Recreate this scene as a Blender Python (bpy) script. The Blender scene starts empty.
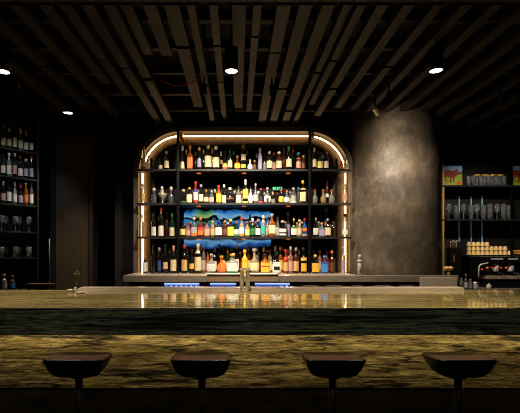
import bpy, math, random
from mathutils import Vector, Matrix
random.seed(7)
PI = math.pi
S = bpy.context.scene
COL = S.collection
F = 400.0; VX, VY = 237.0, 252.0; EYE = 1.45
def at(px, py, Y):
    return Vector(((px - VX) * Y / F, Y, EYE - (py - VY) * Y / F))
def X(px, Y): return (px - VX) * Y / F
def Z(py, Y): return EYE - (py - VY) * Y / F

# ------------------------------------------------------------------ camera
cd = bpy.data.cameras.new('camera'); cam = bpy.data.objects.new('camera', cd); COL.objects.link(cam)
cam.location = (0, 0, EYE); cam.rotation_euler = (PI / 2, 0, 0)
cd.sensor_fit = 'HORIZONTAL'; cd.sensor_width = 36; cd.lens = F / 520 * 36
cd.shift_x = (260 - VX) / 520; cd.shift_y = (VY - 206.5) / 520
cd.clip_start = 0.05
S.camera = cam
S.cycles.filter_width = 1.0
S.view_settings.view_transform = 'Standard'; S.view_settings.look = 'None'
S.view_settings.gamma = 1; S.view_settings.use_curve_mapping = False
S.view_settings.exposure = 0.0
w = bpy.data.worlds.new('world'); S.world = w; w.use_nodes = True
w.node_tree.nodes['Background'].inputs[0].default_value = (0.9, 0.8, 0.7, 1)
w.node_tree.nodes['Background'].inputs[1].default_value = 0.004

# ------------------------------------------------------------------ materials
def lin(c):
    return tuple(((v / 255) / 12.92 if v / 255 <= .04045 else ((v / 255 + .055) / 1.055) ** 2.4) for v in c)
MATS = {}
def mat(name, rgb=(128, 128, 128), rough=.5, metal=0, spec=.5, trans=0, emit=None, es=1, noise=0, nscale=20, coat=0, bump=0, stretch=None, ior=1.45):
    if name in MATS: return MATS[name]
    m = bpy.data.materials.new(name); m.use_nodes = True
    nt = m.node_tree; b = nt.nodes['Principled BSDF']
    c = lin(rgb)
    b.inputs['Base Color'].default_value = (*c, 1)
    b.inputs['Roughness'].default_value = rough; b.inputs['Metallic'].default_value = metal
    b.inputs['Specular IOR Level'].default_value = spec
    b.inputs['Transmission Weight'].default_value = trans
    b.inputs['Coat Weight'].default_value = coat
    b.inputs['IOR'].default_value = ior
    if emit:
        b.inputs['Emission Color'].default_value = (*lin(emit), 1); b.inputs['Emission Strength'].default_value = es
    if noise or bump:
        tc = nt.nodes.new('ShaderNodeTexCoord'); mp = nt.nodes.new('ShaderNodeMapping')
        nt.links.new(tc.outputs['Object'], mp.inputs[0])
        if stretch: mp.inputs['Scale'].default_value = stretch
        n = nt.nodes.new('ShaderNodeTexNoise'); n.inputs['Scale'].default_value = nscale; n.inputs['Detail'].default_value = 6
        nt.links.new(mp.outputs[0], n.inputs['Vector'])
        if noise:
            r = nt.nodes.new('ShaderNodeValToRGB')
            lo = tuple(v * (1 - noise) for v in c); hi = tuple(min(1, v * (1 + noise)) for v in c)
            r.color_ramp.elements[0].position = .3; r.color_ramp.elements[1].position = .7
            r.color_ramp.elements[0].color = (*lo, 1); r.color_ramp.elements[1].color = (*hi, 1)
            nt.links.new(n.outputs['Fac'], r.inputs[0]); nt.links.new(r.outputs[0], b.inputs['Base Color'])
        if bump:
            bp = nt.nodes.new('ShaderNodeBump'); bp.inputs['Strength'].default_value = bump; bp.inputs['Distance'].default_value = .01
            nt.links.new(n.outputs['Fac'], bp.inputs['Height']); nt.links.new(bp.outputs[0], b.inputs['Normal'])
    MATS[name] = m
    return m

def stone(name, stops, scale=(1.0, 1.0, 7.0), nscale=1.6, rough=.2, crack=(.02, .02, .012), crack_amt=.8, distort=1.2, bump=0., seed=0., spec=.5, grain=.45, grain_v=True, ledge=0.0):
    m = bpy.data.materials.new(name); m.use_nodes = True; nt = m.node_tree; N = nt.nodes; L = nt.links
    b = N['Principled BSDF']; b.inputs['Roughness'].default_value = rough; b.inputs['Specular IOR Level'].default_value = spec
    tc = N.new('ShaderNodeTexCoord'); mp = N.new('ShaderNodeMapping'); mp.inputs['Scale'].default_value = scale
    mp.inputs['Location'].default_value = (seed, seed * .7, seed * .3)
    L.new(tc.outputs['Object'], mp.inputs[0])
    # layered warp
    n0 = N.new('ShaderNodeTexNoise'); n0.inputs['Scale'].default_value = 1.3; n0.inputs['Detail'].default_value = 4
    L.new(mp.outputs[0], n0.inputs['Vector'])
    mx = N.new('ShaderNodeMix'); mx.data_type = 'VECTOR'; mx.inputs[0].default_value = .35
    vm = N.new('ShaderNodeVectorMath'); vm.operation = 'ADD'
    sc = N.new('ShaderNodeVectorMath'); sc.operation = 'SCALE'; sc.inputs['Scale'].default_value = distort * .5
    L.new(n0.outputs['Color'], sc.inputs[0]); L.new(mp.outputs[0], vm.inputs[0]); L.new(sc.outputs[0], vm.inputs[1])
    n1 = N.new('ShaderNodeTexNoise'); n1.inputs['Scale'].default_value = nscale; n1.inputs['Detail'].default_value = 9; n1.inputs['Roughness'].default_value = .62
    L.new(vm.outputs[0], n1.inputs['Vector'])
    r = N.new('ShaderNodeValToRGB')
    e = r.color_ramp.elements
    while len(e) < len(stops): e.new(.5)
    for k, (p, c) in enumerate(stops):
        e[k].position = p; e[k].color = (*lin(c), 1)
    L.new(n1.outputs['Fac'], r.inputs[0])
    # dark crack lines along the layers
    n2 = N.new('ShaderNodeTexNoise'); n2.inputs['Scale'].default_value = nscale * 1.1; n2.inputs['Detail'].default_value = 6
    vm2 = N.new('ShaderNodeVectorMath'); vm2.operation = 'ADD'; vm2.inputs[1].default_value = (5.3, 2.1, 9.7)
    L.new(vm.outputs[0], vm2.inputs[0]); L.new(vm2.outputs[0], n2.inputs['Vector'])
    s = N.new('ShaderNodeMath'); s.operation = 'SUBTRACT'; s.inputs[1].default_value = .5; L.new(n2.outputs['Fac'], s.inputs[0])
    a = N.new('ShaderNodeMath'); a.operation = 'ABSOLUTE'; L.new(s.outputs[0], a.inputs[0])
    mr = N.new('ShaderNodeMapRange'); mr.inputs['From Min'].default_value = .0; mr.inputs['From Max'].default_value = .024
    mr.inputs['To Min'].default_value = crack_amt; mr.inputs['To Max'].default_value = 0; L.new(a.outputs[0], mr.inputs[0])
    # broad patches break the cracks up
    n3 = N.new('ShaderNodeTexNoise'); n3.inputs['Scale'].default_value = 1.1; L.new(vm2.outputs[0], n3.inputs['Vector'])
    mr3 = N.new('ShaderNodeMapRange'); mr3.inputs['From Min'].default_value = .4; mr3.inputs['From Max'].default_value = .5; L.new(n3.outputs['Fac'], mr3.inputs[0])
    mu = N.new('ShaderNodeMath'); mu.operation = 'MULTIPLY'; L.new(mr.outputs[0], mu.inputs[0]); L.new(mr3.outputs[0], mu.inputs[1])
    # long ledge lines that run with the bedding
    mpl = N.new('ShaderNodeMapping'); mpl.inputs['Scale'].default_value = (.5, 1, 5.0); mpl.inputs['Location'].default_value = (seed * 1.3, 0, seed * .41); L.new(tc.outputs['Object'], mpl.inputs[0])
    nl = N.new('ShaderNodeTexNoise'); nl.inputs['Scale'].default_value = 1.5; nl.inputs['Detail'].default_value = 7; nl.inputs['Roughness'].default_value = .55; L.new(mpl.outputs[0], nl.inputs['Vector'])
    sl = N.new('ShaderNodeMath'); sl.operation = 'SUBTRACT'; sl.inputs[1].default_value = .47; L.new(nl.outputs['Fac'], sl.inputs[0])
    al = N.new('ShaderNodeMath'); al.operation = 'ABSOLUTE'; L.new(sl.outputs[0], al.inputs[0])
    ml = N.new('ShaderNodeMapRange'); ml.inputs['From Min'].default_value = .006; ml.inputs['From Max'].default_value = .03; ml.inputs['To Min'].default_value = ledge; ml.inputs['To Max'].default_value = 0; L.new(al.outputs[0], ml.inputs[0])
    pt = N.new('ShaderNodeMapRange'); pt.inputs['From Min'].default_value = .6; pt.inputs['From Max'].default_value = .66; pt.inputs['To Max'].default_value = ledge * .75; L.new(nl.outputs['Fac'], pt.inputs[0])
    mxl = N.new('ShaderNodeMath'); mxl.operation = 'MAXIMUM'; L.new(ml.outputs[0], mxl.inputs[0]); L.new(pt.outputs[0], mxl.inputs[1])
    mxx = N.new('ShaderNodeMath'); mxx.operation = 'MAXIMUM'; L.new(mxl.outputs[0], mxx.inputs[0]); L.new(mu.outputs[0], mxx.inputs[1]); mu = mxx
    cm = N.new('ShaderNodeMix'); cm.data_type = 'RGBA'; cm.inputs['B'].default_value = (*crack, 1)
    cm.inputs[7].default_value = (*crack, 1)
    L.new(mu.outputs[0], cm.inputs[0]); L.new(r.outputs[0], cm.inputs[6])
    mpg = N.new('ShaderNodeMapping'); mpg.inputs['Scale'].default_value = (9, 9, 34) if grain_v else (9, 60, 60); L.new(tc.outputs['Object'], mpg.inputs[0])
    ng = N.new('ShaderNodeTexNoise'); ng.inputs['Scale'].default_value = 1.0; ng.inputs['Detail'].default_value = 6; ng.inputs['Roughness'].default_value = .7; L.new(mpg.outputs[0], ng.inputs['Vector'])
    mrg = N.new('ShaderNodeMapRange'); mrg.inputs['From Min'].default_value = .35; mrg.inputs['From Max'].default_value = .65; mrg.inputs['To Min'].default_value = 1 - grain; mrg.inputs['To Max'].default_value = 1 + grain * .6; L.new(ng.outputs['Fac'], mrg.inputs[0])
    gm = N.new('ShaderNodeVectorMath'); gm.operation = 'SCALE'; L.new(cm.outputs[2], gm.inputs[0]); L.new(mrg.outputs[0], gm.inputs['Scale'])
    L.new(gm.outputs[0], b.inputs['Base Color'])
    if bump:
        bp = N.new('ShaderNodeBump'); bp.inputs['Strength'].default_value = bump; bp.inputs['Distance'].default_value = .012
        L.new(ng.outputs['Fac'], bp.inputs['Height']); L.new(bp.outputs[0], b.inputs['Normal'])
    return m

M_black = mat('black_paint', (14, 13, 12), .6, noise=.2, nscale=8)
M_wallblk = mat('black_wall_paint', (6, 5, 5), .75, noise=.25, nscale=3)
M_ceil = mat('black_ceiling', (13, 12, 11), .8)
M_blkmetal = mat('black_steel', (16, 15, 14), .4, metal=.6)
M_slat = mat('dark_walnut_slat', (36, 27, 19), .55, noise=.35, nscale=6, stretch=(8, .4, 8))
M_floor = mat('dark_floor', (35, 30, 26), .5, noise=.3, nscale=4)
M_panel = mat('brown_wall_panel', (74, 58, 42), .5, noise=.25, nscale=4, stretch=(6, 6, .5))
M_bronze = mat('bronze_channel', (92, 70, 48), .42, metal=.35, noise=.25, nscale=10)
M_bronzerim = mat('dark_bronze_rim', (108, 96, 82), .45, metal=.4)
M_steel = mat('brushed_steel', (228, 212, 192), .36, metal=.45, noise=.12, nscale=30, stretch=(.4, 1, 6))
M_steeldk = mat('worn_steel', (186, 170, 150), .38, metal=.4, noise=.2, nscale=20, stretch=(.4, 1, 6))
M_chrome = mat('chrome', (240, 236, 230), .22, metal=.3)
M_brass = mat('brass', (215, 165, 90), .35, metal=.4)
M_led = mat('warm_led_tube', (255, 240, 210), emit=(255, 214, 150), es=7.5)
M_puck = mat('orange_puck_light', (255, 160, 70), emit=(255, 130, 40), es=.55)
M_lampface = mat('downlight_lens', (255, 250, 240), emit=(255, 244, 228), es=6)
M_strip = mat('under_bar_led', (255, 220, 160), emit=(255, 200, 120), es=2)
M_fridge = mat('blue_fridge_light', (90, 140, 255), emit=(40, 80, 190), es=.8)
M_fridgew = mat('white_fridge_light', (220, 235, 255), emit=(190, 215, 255), es=1.0)
M_leather = mat('brown_leather', (78, 48, 35), .42, noise=.25, nscale=14, bump=.15)
M_shell = mat('black_stool_shell', (12, 12, 14), .35)
M_glass = mat('clear_glass', (235, 242, 245), .04, trans=.92)
M_smoke = mat('smoky_glass', (120, 128, 135), .08, trans=.7)
M_column = None
M_white = mat('white_ceramic', (235, 228, 215), .3)
M_cup = mat('cream_ceramic', (232, 198, 132), .3)
M_wood = mat('oiled_wood', (120, 78, 40), .5, noise=.3, nscale=6, stretch=(1, 8, 8))
M_red = mat('red_cable', (170, 25, 20), .5)
M_leaf = mat('green_leaf', (110, 140, 60), .5)
M_bluetube = mat('pale_blue_light_tube', (120, 170, 200), emit=(120, 175, 205), es=.05)
M_greenglow = mat('green_reflection_glow', (0, 220, 140), emit=(0, 230, 140), es=.9)
M_amberled = mat('amber_led', (230, 140, 70), emit=(230, 130, 60), es=.6)
M_blueled = mat('blue_led', (80, 80, 255), emit=(80, 80, 255), es=.8)
M_redled = mat('red_led', (230, 50, 30), emit=(230, 50, 30), es=.7)
def plaster():
    m = bpy.data.materials.new('mottled_plaster'); m.use_nodes = True; nt = m.node_tree; N = nt.nodes; L = nt.links
    b = N['Principled BSDF']; b.inputs['Roughness'].default_value = .5
    tc = N.new('ShaderNodeTexCoord')
    def noise(scale, detail, rough, dist, st=(1, 1, 1)):
        mp = N.new('ShaderNodeMapping'); mp.inputs['Scale'].default_value = st; L.new(tc.outputs['Object'], mp.inputs[0])
        n = N.new('ShaderNodeTexNoise'); n.inputs['Scale'].default_value = scale; n.inputs['Detail'].default_value = detail; n.inputs['Roughness'].default_value = rough; n.inputs['Distortion'].default_value = dist
        L.new(mp.outputs[0], n.inputs['Vector']); return n
    n1 = noise(2.6, 10, .7, .6); n2 = noise(9, 8, .75, .4, (1, 1, .7)); 
    r = N.new('ShaderNodeValToRGB'); e = r.color_ramp.elements; e.new(.5)
    for k, (p, c) in enumerate([(.36, (66, 58, 49)), (.49, (94, 83, 70)), (.62, (130, 116, 98))]): e[k].position = p; e[k].color = (*lin(c), 1)
    ad = N.new('ShaderNodeMath'); ad.operation = 'MULTIPLY_ADD'; ad.inputs[1].default_value = .45; L.new(n2.outputs['Fac'], ad.inputs[0])
    sb = N.new('ShaderNodeMath'); sb.operation = 'MULTIPLY'; sb.inputs[1].default_value = .55; L.new(n1.outputs['Fac'], sb.inputs[0]); L.new(sb.outputs[0], ad.inputs[2])
    L.new(ad.outputs[0], r.inputs[0]); L.new(r.outputs[0], b.inputs['Base Color'])
    bp = N.new('ShaderNodeBump'); bp.inputs['Strength'].default_value = .5; bp.inputs['Distance'].default_value = .03
    L.new(ad.outputs[0], bp.inputs['Height']); L.new(bp.outputs[0], b.inputs['Normal'])
    rr = N.new('ShaderNodeMapRange'); rr.inputs['From Min'].default_value = .35; rr.inputs['From Max'].default_value = .65; rr.inputs['To Min'].default_value = .62; rr.inputs['To Max'].default_value = .32
    L.new(n1.outputs['Fac'], rr.inputs[0]); L.new(rr.outputs[0], b.inputs['Roughness'])
    return m
M_column = plaster()
M_top = stone('polished_golden_marble', [(.28, (74, 64, 40)), (.42, (160, 140, 88)), (.5, (226, 202, 130)), (.57, (100, 86, 50)), (.64, (220, 188, 84)), (.8, (238, 222, 168))],
              scale=(.3, 13.0, 13.0), nscale=1.7, rough=.07, crack_amt=.85, seed=2, grain_v=False)
M_apron = stone('bar_stone_unlit_green', [(.3, (16, 24, 22)), (.42, (62, 82, 70)), (.48, (156, 174, 146)), (.53, (54, 72, 62)), (.58, (176, 186, 146)), (.64, (28, 40, 36)), (.8, (124, 138, 112))],
                scale=(.55, 2, 16.0), nscale=1.6, rough=.3, crack=(.002, .003, .003), crack_amt=.9, seed=5)  # bar stone away from the LED, its unlit greenish tone put into the colour
M_front = stone('bar_stone_lit_gold', [(.27, (30, 26, 16)), (.36, (90, 78, 44)), (.43, (165, 144, 86)), (.48, (112, 96, 54)), (.55, (205, 184, 116)), (.62, (118, 100, 54)), (.67, (48, 40, 24)), (.78, (206, 188, 130))],
                scale=(.55, 2, 7.0), nscale=1.6, rough=.4, crack=(.004, .003, .0015), crack_amt=1, bump=1.0, seed=9, distort=.9, grain=.6, ledge=.95)  # same bar stone under the LED, its lit gold put into the colour
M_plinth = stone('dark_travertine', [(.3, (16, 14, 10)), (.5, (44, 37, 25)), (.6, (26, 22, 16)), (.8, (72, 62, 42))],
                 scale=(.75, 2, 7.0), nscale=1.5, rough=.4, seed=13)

# ------------------------------------------------------------------ mesh builder
class MB:
    def __init__(s): s.v = []; s.f = []; s.m = []; s.sm = []
    def add(s, vs, fs, mi=0, smooth=False):
        o = len(s.v); s.v += [Vector(p) for p in vs]
        for f in fs:
            s.f.append([i + o for i in f]); s.m.append(mi); s.sm.append(smooth)
        return s
    def box(s, a, b, mi=0):
        x0, y0, z0 = a; x1, y1, z1 = b
        x0, x1 = min(x0, x1), max(x0, x1); y0, y1 = min(y0, y1), max(y0, y1); z0, z1 = min(z0, z1), max(z0, z1)
        return s.add([(x0,y0,z0),(x1,y0,z0),(x1,y1,z0),(x0,y1,z0),(x0,y0,z1),(x1,y0,z1),(x1,y1,z1),(x0,y1,z1)],
                     [(0,3,2,1),(4,5,6,7),(0,1,5,4),(1,2,6,5),(2,3,7,6),(3,0,4,7)], mi)
    def lathe(s, prof, seg=20, c=(0,0,0), mi=0, ex=2.0, ry=1.0, cap0=True, cap1=True, smooth=True, axis=None):
        vs = []; fs = []
        for r, z in prof:
            for k in range(seg):
                t = 2 * PI * (k + .5) / seg; ct, st = math.cos(t), math.sin(t)
                q = r if ex == 2 else r / (abs(ct) ** ex + abs(st) ** ex) ** (1 / ex)
                vs.append(Vector((q * ct, q * st * ry, z)))
        n = len(prof)
        for i in range(n - 1):
            for k in range(seg):
                k2 = (k + 1) % seg
                fs.append((i*seg+k, i*seg+k2, (i+1)*seg+k2, (i+1)*seg+k))
        if cap0: fs.append(tuple(range(seg - 1, -1, -1)))
        if cap1: fs.append(tuple((n-1)*seg + k for k in range(seg)))
        R = axis if axis else Matrix.Identity(3)
        c = Vector(c)
        return s.add([R @ p + c for p in vs], fs, mi, smooth)
    def arc(s, prof, a0, a1, seg=10, c=(0,0,0), mi=0, ex=2.0, ry=1.0):
        vs = []; fs = []
        for r, z in prof:
            for k in range(seg + 1):
                t = a0 + (a1 - a0) * k / seg; ct, st = math.cos(t), math.sin(t)
                q = r if ex == 2 else r / (abs(ct) ** ex + abs(st) ** ex) ** (1 / ex)
                vs.append(Vector((q * ct, q * st * ry, z)) + Vector(c))
        n = seg + 1
        for i in range(len(prof) - 1):
            for k in range(seg):
                fs.append((i*n+k, i*n+k+1, (i+1)*n+k+1, (i+1)*n+k))
        return s.add(vs, fs, mi, True)
    def tube(s, pts, r, seg=8, mi=0, closed=False):
        pts = [Vector(p) for p in pts]; n = len(pts); rings = []
        up = Vector((0, 0, 1))
        for i, p in enumerate(pts):
            d = (pts[min(i+1, n-1)] - pts[max(i-1, 0)])
            d = d.normalized() if d.length > 1e-9 else up
            a = Vector((0, 1, 0)) if abs(d.y) < .9 else Vector((1, 0, 0))
            u = d.cross(a).normalized(); v = d.cross(u).normalized()
            rr = r[i] if isinstance(r, (list, tuple)) else r
            rings.append([p + (u * math.cos(2*PI*k/seg) + v * math.sin(2*PI*k/seg)) * rr for k in range(seg)])
        vs = [q for ring in rings for q in ring]; fs = []
        for i in range(n - 1):
            for k in range(seg):
                k2 = (k + 1) % seg
                fs.append((i*seg+k, i*seg+k2, (i+1)*seg+k2, (i+1)*seg+k))
        fs.append(tuple(range(seg - 1, -1, -1))); fs.append(tuple((n-1)*seg+k for k in range(seg)))
        return s.add(vs, fs, mi, True)
    def prism(s, poly, y0, y1, mi=0):
        n = len(poly)
        vs = [(x, y0, z) for x, z in poly] + [(x, y1, z) for x, z in poly]
        fs = [tuple(range(n)), tuple(range(2*n - 1, n - 1, -1))]
        for k in range(n): fs.append((k, k + n, (k+1) % n + n, (k+1) % n))
        return s.add(vs, fs, mi)
    def build(s, name, mats, parent=None, loc=None, bevel=0):
        if not isinstance(mats, (list, tuple)): mats = [mats]
        off = Vector(loc) if loc is not None else (parent.matrix_basis.translation.copy() if parent and parent.parent is None else Vector((0,0,0)))
        if parent is not None and parent.parent is not None: off = parent.parent.location + parent.location
        me = bpy.data.meshes.new(name); me.from_pydata([tuple(p - off) for p in s.v], [], s.f)
        for m in mats: me.materials.append(m)
        me.polygons.foreach_set('material_index', s.m); me.polygons.foreach_set('use_smooth', s.sm); me.update()
        import bmesh
        bm = bmesh.new(); bm.from_mesh(me); bmesh.ops.recalc_face_normals(bm, faces=bm.faces)
        if bevel: bmesh.ops.bevel(bm, geom=[e for e in bm.edges], offset=bevel, segments=2, affect='EDGES', profile=.6)
        bm.to_mesh(me); bm.free()
        o = bpy.data.objects.new(name, me); COL.objects.link(o)
        if parent: o.parent = parent
        elif loc is not None: o.location = loc
        return o
def tag(o, label=None, cat=None, group=None, kind=None):
    if label: o['label'] = label
    if cat: o['category'] = cat
    if group: o['group'] = group
    if kind: o['kind'] = kind
    return o
def thing(name, label, cat, loc, group=None):
    o = bpy.data.objects.new(name, None); COL.objects.link(o); o.location = loc; o.empty_display_size = .05
    return tag(o, label, cat, group)
def struct(name, mb, m, loc=None):
    return tag(mb.build(name, m, loc=loc), kind='structure')
def light(kind, name, loc, energy, color, size=.05, target=None, spot=60, blend=.6, parent=None, sx=None, sy=None):
    d = bpy.data.lights.new(name, kind); d.energy = energy; d.color = color
    if kind == 'AREA':
        d.shape = 'RECTANGLE'; d.size = sx; d.size_y = sy
    else: d.shadow_soft_size = size
    if kind == 'SPOT': d.spot_size = math.radians(spot); d.spot_blend = blend
    o = bpy.data.objects.new(name, d); COL.objects.link(o); o.location = loc
    if target is not None:
        dv = Vector(target) - Vector(loc); o.rotation_euler = dv.to_track_quat('-Z', 'Y').to_euler()
    if parent is not None:
        o.parent = parent; o.location = Vector(loc) - parent.location
    return o
WARM = (1, .78, .52); WARM2 = (1, .86, .68); COOL = (.75, .86, 1)
COPY_GROUP = {}

# ------------------------------------------------------------------ the room
CZ = 3.05
struct('floor', MB().box((-4.6, -1.6, -.1), (4.8, 6.6, 0)), M_floor)
struct('ceiling', MB().box((-4.6, -1.6, 3.6), (4.8, 6.6, 3.7)), M_ceil)
struct('wall_back', MB().box((-4.6, 6.5, 0), (4.8, 6.6, 3.6)), M_wallblk)
struct('wall_left', MB().box((-4.6, -1.6, 0), (-4.5, 6.5, 3.6)), M_wallblk)
struct('wall_right', MB().box((4.7, -1.6, 0), (4.8, 6.5, 3.6)), M_wallblk)
# partition with brown panel left of the back bar
YP = 5.4
wp = MB(); wp.box((X(50, YP), YP, 0), (X(92, YP), YP + .14, 3.6))
struct('wall_partition', wp, M_wallblk)
struct('trim_1', MB().box((X(57, YP), YP - .03, 0), (X(88.5, YP), YP, 3.0)), M_panel)
struct('trim_2', MB().box((X(90, YP), YP - .05, 0), (X(94.5, YP), YP + .14, 3.1)), mat('dark_jamb', (48, 38, 29), .5))
# alcove wall behind the left bottle shelves and behind the back bar
struct('wall_alcove', MB().box((-1.62, 5.3, 0), (1.5, 5.42, 3.6)), M_wallblk)

# ceiling: timber slats hung below the black slab, each slat a part
ceil_root = bpy.data.objects['ceiling']
YF = 2.53
def slat(px, wpx, spans, dz=0.0, m=None, sx=None):
    zc = CZ + dz
    k = (zc - EYE) * F
    yref = k / 245.0
    xc = (px - VX) * yref / F; wd = wpx * yref / F
    for (p0, p1) in spans:
        y0 = k / (VY - p0); y1 = k / (VY - p1)
        MB().box((xc - wd/2, y0, zc), (xc + wd/2, y1, zc + .05)).build('ceiling_slat', m or M_slat, ceil_root, loc=(0,0,0))
SL = [(-62, 13, [(5, 112)], 0), (-20, 12, [(5, 66), (68, 112)], .0), (16, 12, [(5, 90), (91, 118)], 0), (46, 13, [(5, 84)], 0), (66, 12, [(5, 60), (61, 96)], 0), (88, 12, [(5, 67.5), (69, 127)], 0),
      (110, 12, [(5, 78), (81, 127)], 0), (127, 11, [(5, 55)], 0), (150, 13, [(5, 56)], 0), (172, 15, [(5, 46), (49, 107)], 0), (191, 8, [(5, 85), (87, 127)], 0),
      (213.5, 8.5, [(5, 45), (47, 82), (83, 127)], .03), (239, 14, [(5, 108)], 0), (257.5, 8.5, [(5, 36), (38, 112)], 0), (284, 13.5, [(5, 52.5), (54, 127)], 0),
      (305.5, 13, [(5, 88), (90, 127)], 0), (328, 13, [(5, 110), (112, 127)], 0), (347, 8, [(5, 72), (74, 125)], 0), (361, 9, [(5, 60), (62, 105)], 0), (382, 11, [(5, 88), (90, 116)], 0),
      (408, 11, [(5, 108)], 0), (438, 10, [(5, 66), (68, 110)], 0), (466, 10, [(5, 112)], 0), (496, 11, [(5, 58), (60, 112)], 0), (528, 12, [(5, 128)], 0), (562, 12, [(5, 128)], 0), (598, 12, [(5, 128)], 0),
      (640, 12, [(5, 132)], 0), (690, 13, [(5, 134)], 0), (745, 13, [(5, 136)], 0), (805, 13, [(5, 138)], 0), (870, 13, [(5, 140)], 0)]
for px, wd, sp, dz in SL: slat(px, wd, sp, dz)
# front beam, rear batten and cross joists above the slats
MB().box((-4.5, YF - .12, CZ - .02), (4.7, YF, CZ + .14)).build('ceiling_beam', mat('ceiling_beam_paint', (44, 38, 32), .6), ceil_root, loc=(0,0,0))
MB().box((-1.75, 5.08, CZ - .0), (1.5, 5.14, CZ + .05)).build('ceiling_batten', M_black, ceil_root, loc=(0,0,0))
for yy in (2.9, 3.3, 3.75, 4.25, 4.75, 5.2, 5.8):
    MB().box((-4.5, yy, CZ + .08), (4.7, yy + .05, CZ + .16)).build('ceiling_joist', mat('joist_paint', (40, 34, 29), .6), ceil_root, loc=(0,0,0))
# round plastered column
CX, CY, CR = 1.985, 5.1, .553
struct('column', MB().lathe([(CR, 0), (CR, 1.2), (CR, 2.2), (CR, 3.6)], 72, (CX, CY, 0)), M_column)

# red cable loop under the ceiling
cb = MB(); pts = []
for k in range(15):
    t = k / 14; pts.append(at(158 + 44 * t, 79 + 7 * math.sin(PI * t) - 1 * t, 3.72) + Vector((0, 0, .0)))
cb.tube(pts, .006, 6)
tag(cb.build('red_cable', M_red, loc=pts[0]), 'thin red cable sagging between the ceiling slats', 'cable')

# ------------------------------------------------------------------ bar counter
bar = thing('bar_counter', 'long golden stone bar counter with polished top and thick dark green edge', 'bar counter', (0, 2.95, 0))
BX0, BX1 = -3.3, 3.6
MB().box((BX0, 2.503, 1.04), (BX1, 3.70, 1.10)).build('countertop', M_top, bar, bevel=.002)
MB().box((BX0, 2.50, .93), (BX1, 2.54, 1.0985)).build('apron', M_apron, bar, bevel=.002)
MB().box((BX0, 2.66, .546), (BX1, 2.74, 1.04)).build('front_panel', M_front, bar)
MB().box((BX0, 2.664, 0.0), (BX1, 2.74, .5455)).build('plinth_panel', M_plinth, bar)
MB().box((BX0, 2.74, 0), (BX1, 3.3, 1.04)).build('carcass', M_black, bar)
MB().box((BX0, 2.545, 1.005), (BX1, 2.575, 1.02)).build('led_strip', M_strip, bar)
sr = MB(); sr.prism([(X(78, 3.7), 1.1), (X(458, 3.7), 1.1), (X(458, 3.7), 1.13), (X(84, 3.7), 1.13)], 3.60, 3.70)
sr.build('service_rail', mat('pale_stone_rail', (240, 222, 204), .3), bar)
light('AREA', 'under_bar_light', (0.1, 2.565, .995), 7.6, (1, .83, .53), sx=6.6, sy=.03, target=(0.1, 2.615, .5), parent=bar)

# ------------------------------------------------------------------ stools
def stool(px, label, tone=0):
    Y = 2.36
    r = thing('bar_stool', label, 'bar stool', (X(px, Y), Y, 0), 'bar stools along the counter')
    L = r.location
    # shell: rounded tray lofted from a small bottom to a wide top
    def ring(w, d, z, rc, dy=0, n=6):
        out = []
        for cxs, cys, a0 in ((1, 1, 0), (-1, 1, PI/2), (-1, -1, PI), (1, -1, 1.5*PI)):
            for k in range(n):
                a = a0 + PI / 2 * k / (n - 1)
                out.append((cxs * (w/2 - rc) + rc * math.cos(a), cys * (d/2 - rc) + rc * math.sin(a) + dy, z))
        return out
    W, D = .345, .235
    rings = [ring(.19, .14, .704, .045), ring(.23, .16, .707, .05), ring(.268, .185, .718, .055), ring(.306, .21, .748, .05), ring(W - .004, D - .003, .793, .036), ring(W, D, .8, .034), ring(W - .012, D - .012, .803, .03)]
    n = len(rings[0]); vs = []; fs = []
    for i, rg in enumerate(rings):
        for (x, y, z) in rg:
            lip = .014 * max(0, -y / (D/2)) if z > .78 else 0
            vs.append((x + L.x, y + L.y, z + lip + .026))
    for i in range(len(rings) - 1):
        for k in range(n):
            k2 = (k + 1) % n; fs.append((i*n+k, i*n+k2, (i+1)*n+k2, (i+1)*n+k))
    fs.append(tuple(range(n - 1, -1, -1)))
    b = MB(); b.add(vs, fs, 0, True); b.build('seat_shell', M_shell, r)
    # leather seat pad, slightly dished
    pr = [ring(W - .014, D - .014, .801, .03), ring(W - .02, D - .02, .807, .03), ring(W - .08, D - .07, .803, .04), ring(W * .4, D * .3, .797, .02)]
    vs = []; fs = []
    for i, rg in enumerate(pr):
        for (x, y, z) in rg:
            vs.append((x + L.x, y + L.y, z + .026 + .010 * max(0, -y / (D/2))))
    for i in range(len(pr) - 1):
        for k in range(n):
            k2 = (k + 1) % n; fs.append((i*n+k, i*n+k2, (i+1)*n+k2, (i+1)*n+k))
    fs.append(tuple(3*n + k for k in range(n)))
    b = MB(); b.add(vs, fs, 0, True); b.build('seat_pad', M_leather, r)
    MB().lathe([(.05, .716), (.06, .73)], 20, (L.x, L.y, 0)).build('mounting_plate', M_blkmetal, r)
    MB().lathe([(.022, .02), (.022, .721)], 16, (L.x, L.y, 0)).build('pole', M_blkmetal, r)
    MB().lathe([(.2, 0), (.2, .008), (.17, .018), (.03, .03)], 32, (L.x, L.y, 0)).build('base', M_blkmetal, r)
    fr = MB(); pts = [(L.x + .13 * math.cos(2*PI*k/24), L.y + .13 * math.sin(2*PI*k/24), .28) for k in range(25)]
    fr.tube(pts, .008, 6); fr.tube([(L.x - .13, L.y, .28), (L.x + .13, L.y, .28)], .007, 6)
    fr.build('footrest', M_blkmetal, r)
stool(79, 'black bar stool with brown leather pad, first from the left along the counter')
stool(202, 'black bar stool with brown leather pad, second from the left along the counter')
stool(332.5, 'black bar stool with brown leather pad, third from the left along the counter')
stool(458, 'black bar stool with brown leather pad, fourth from the left along the counter')

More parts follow.
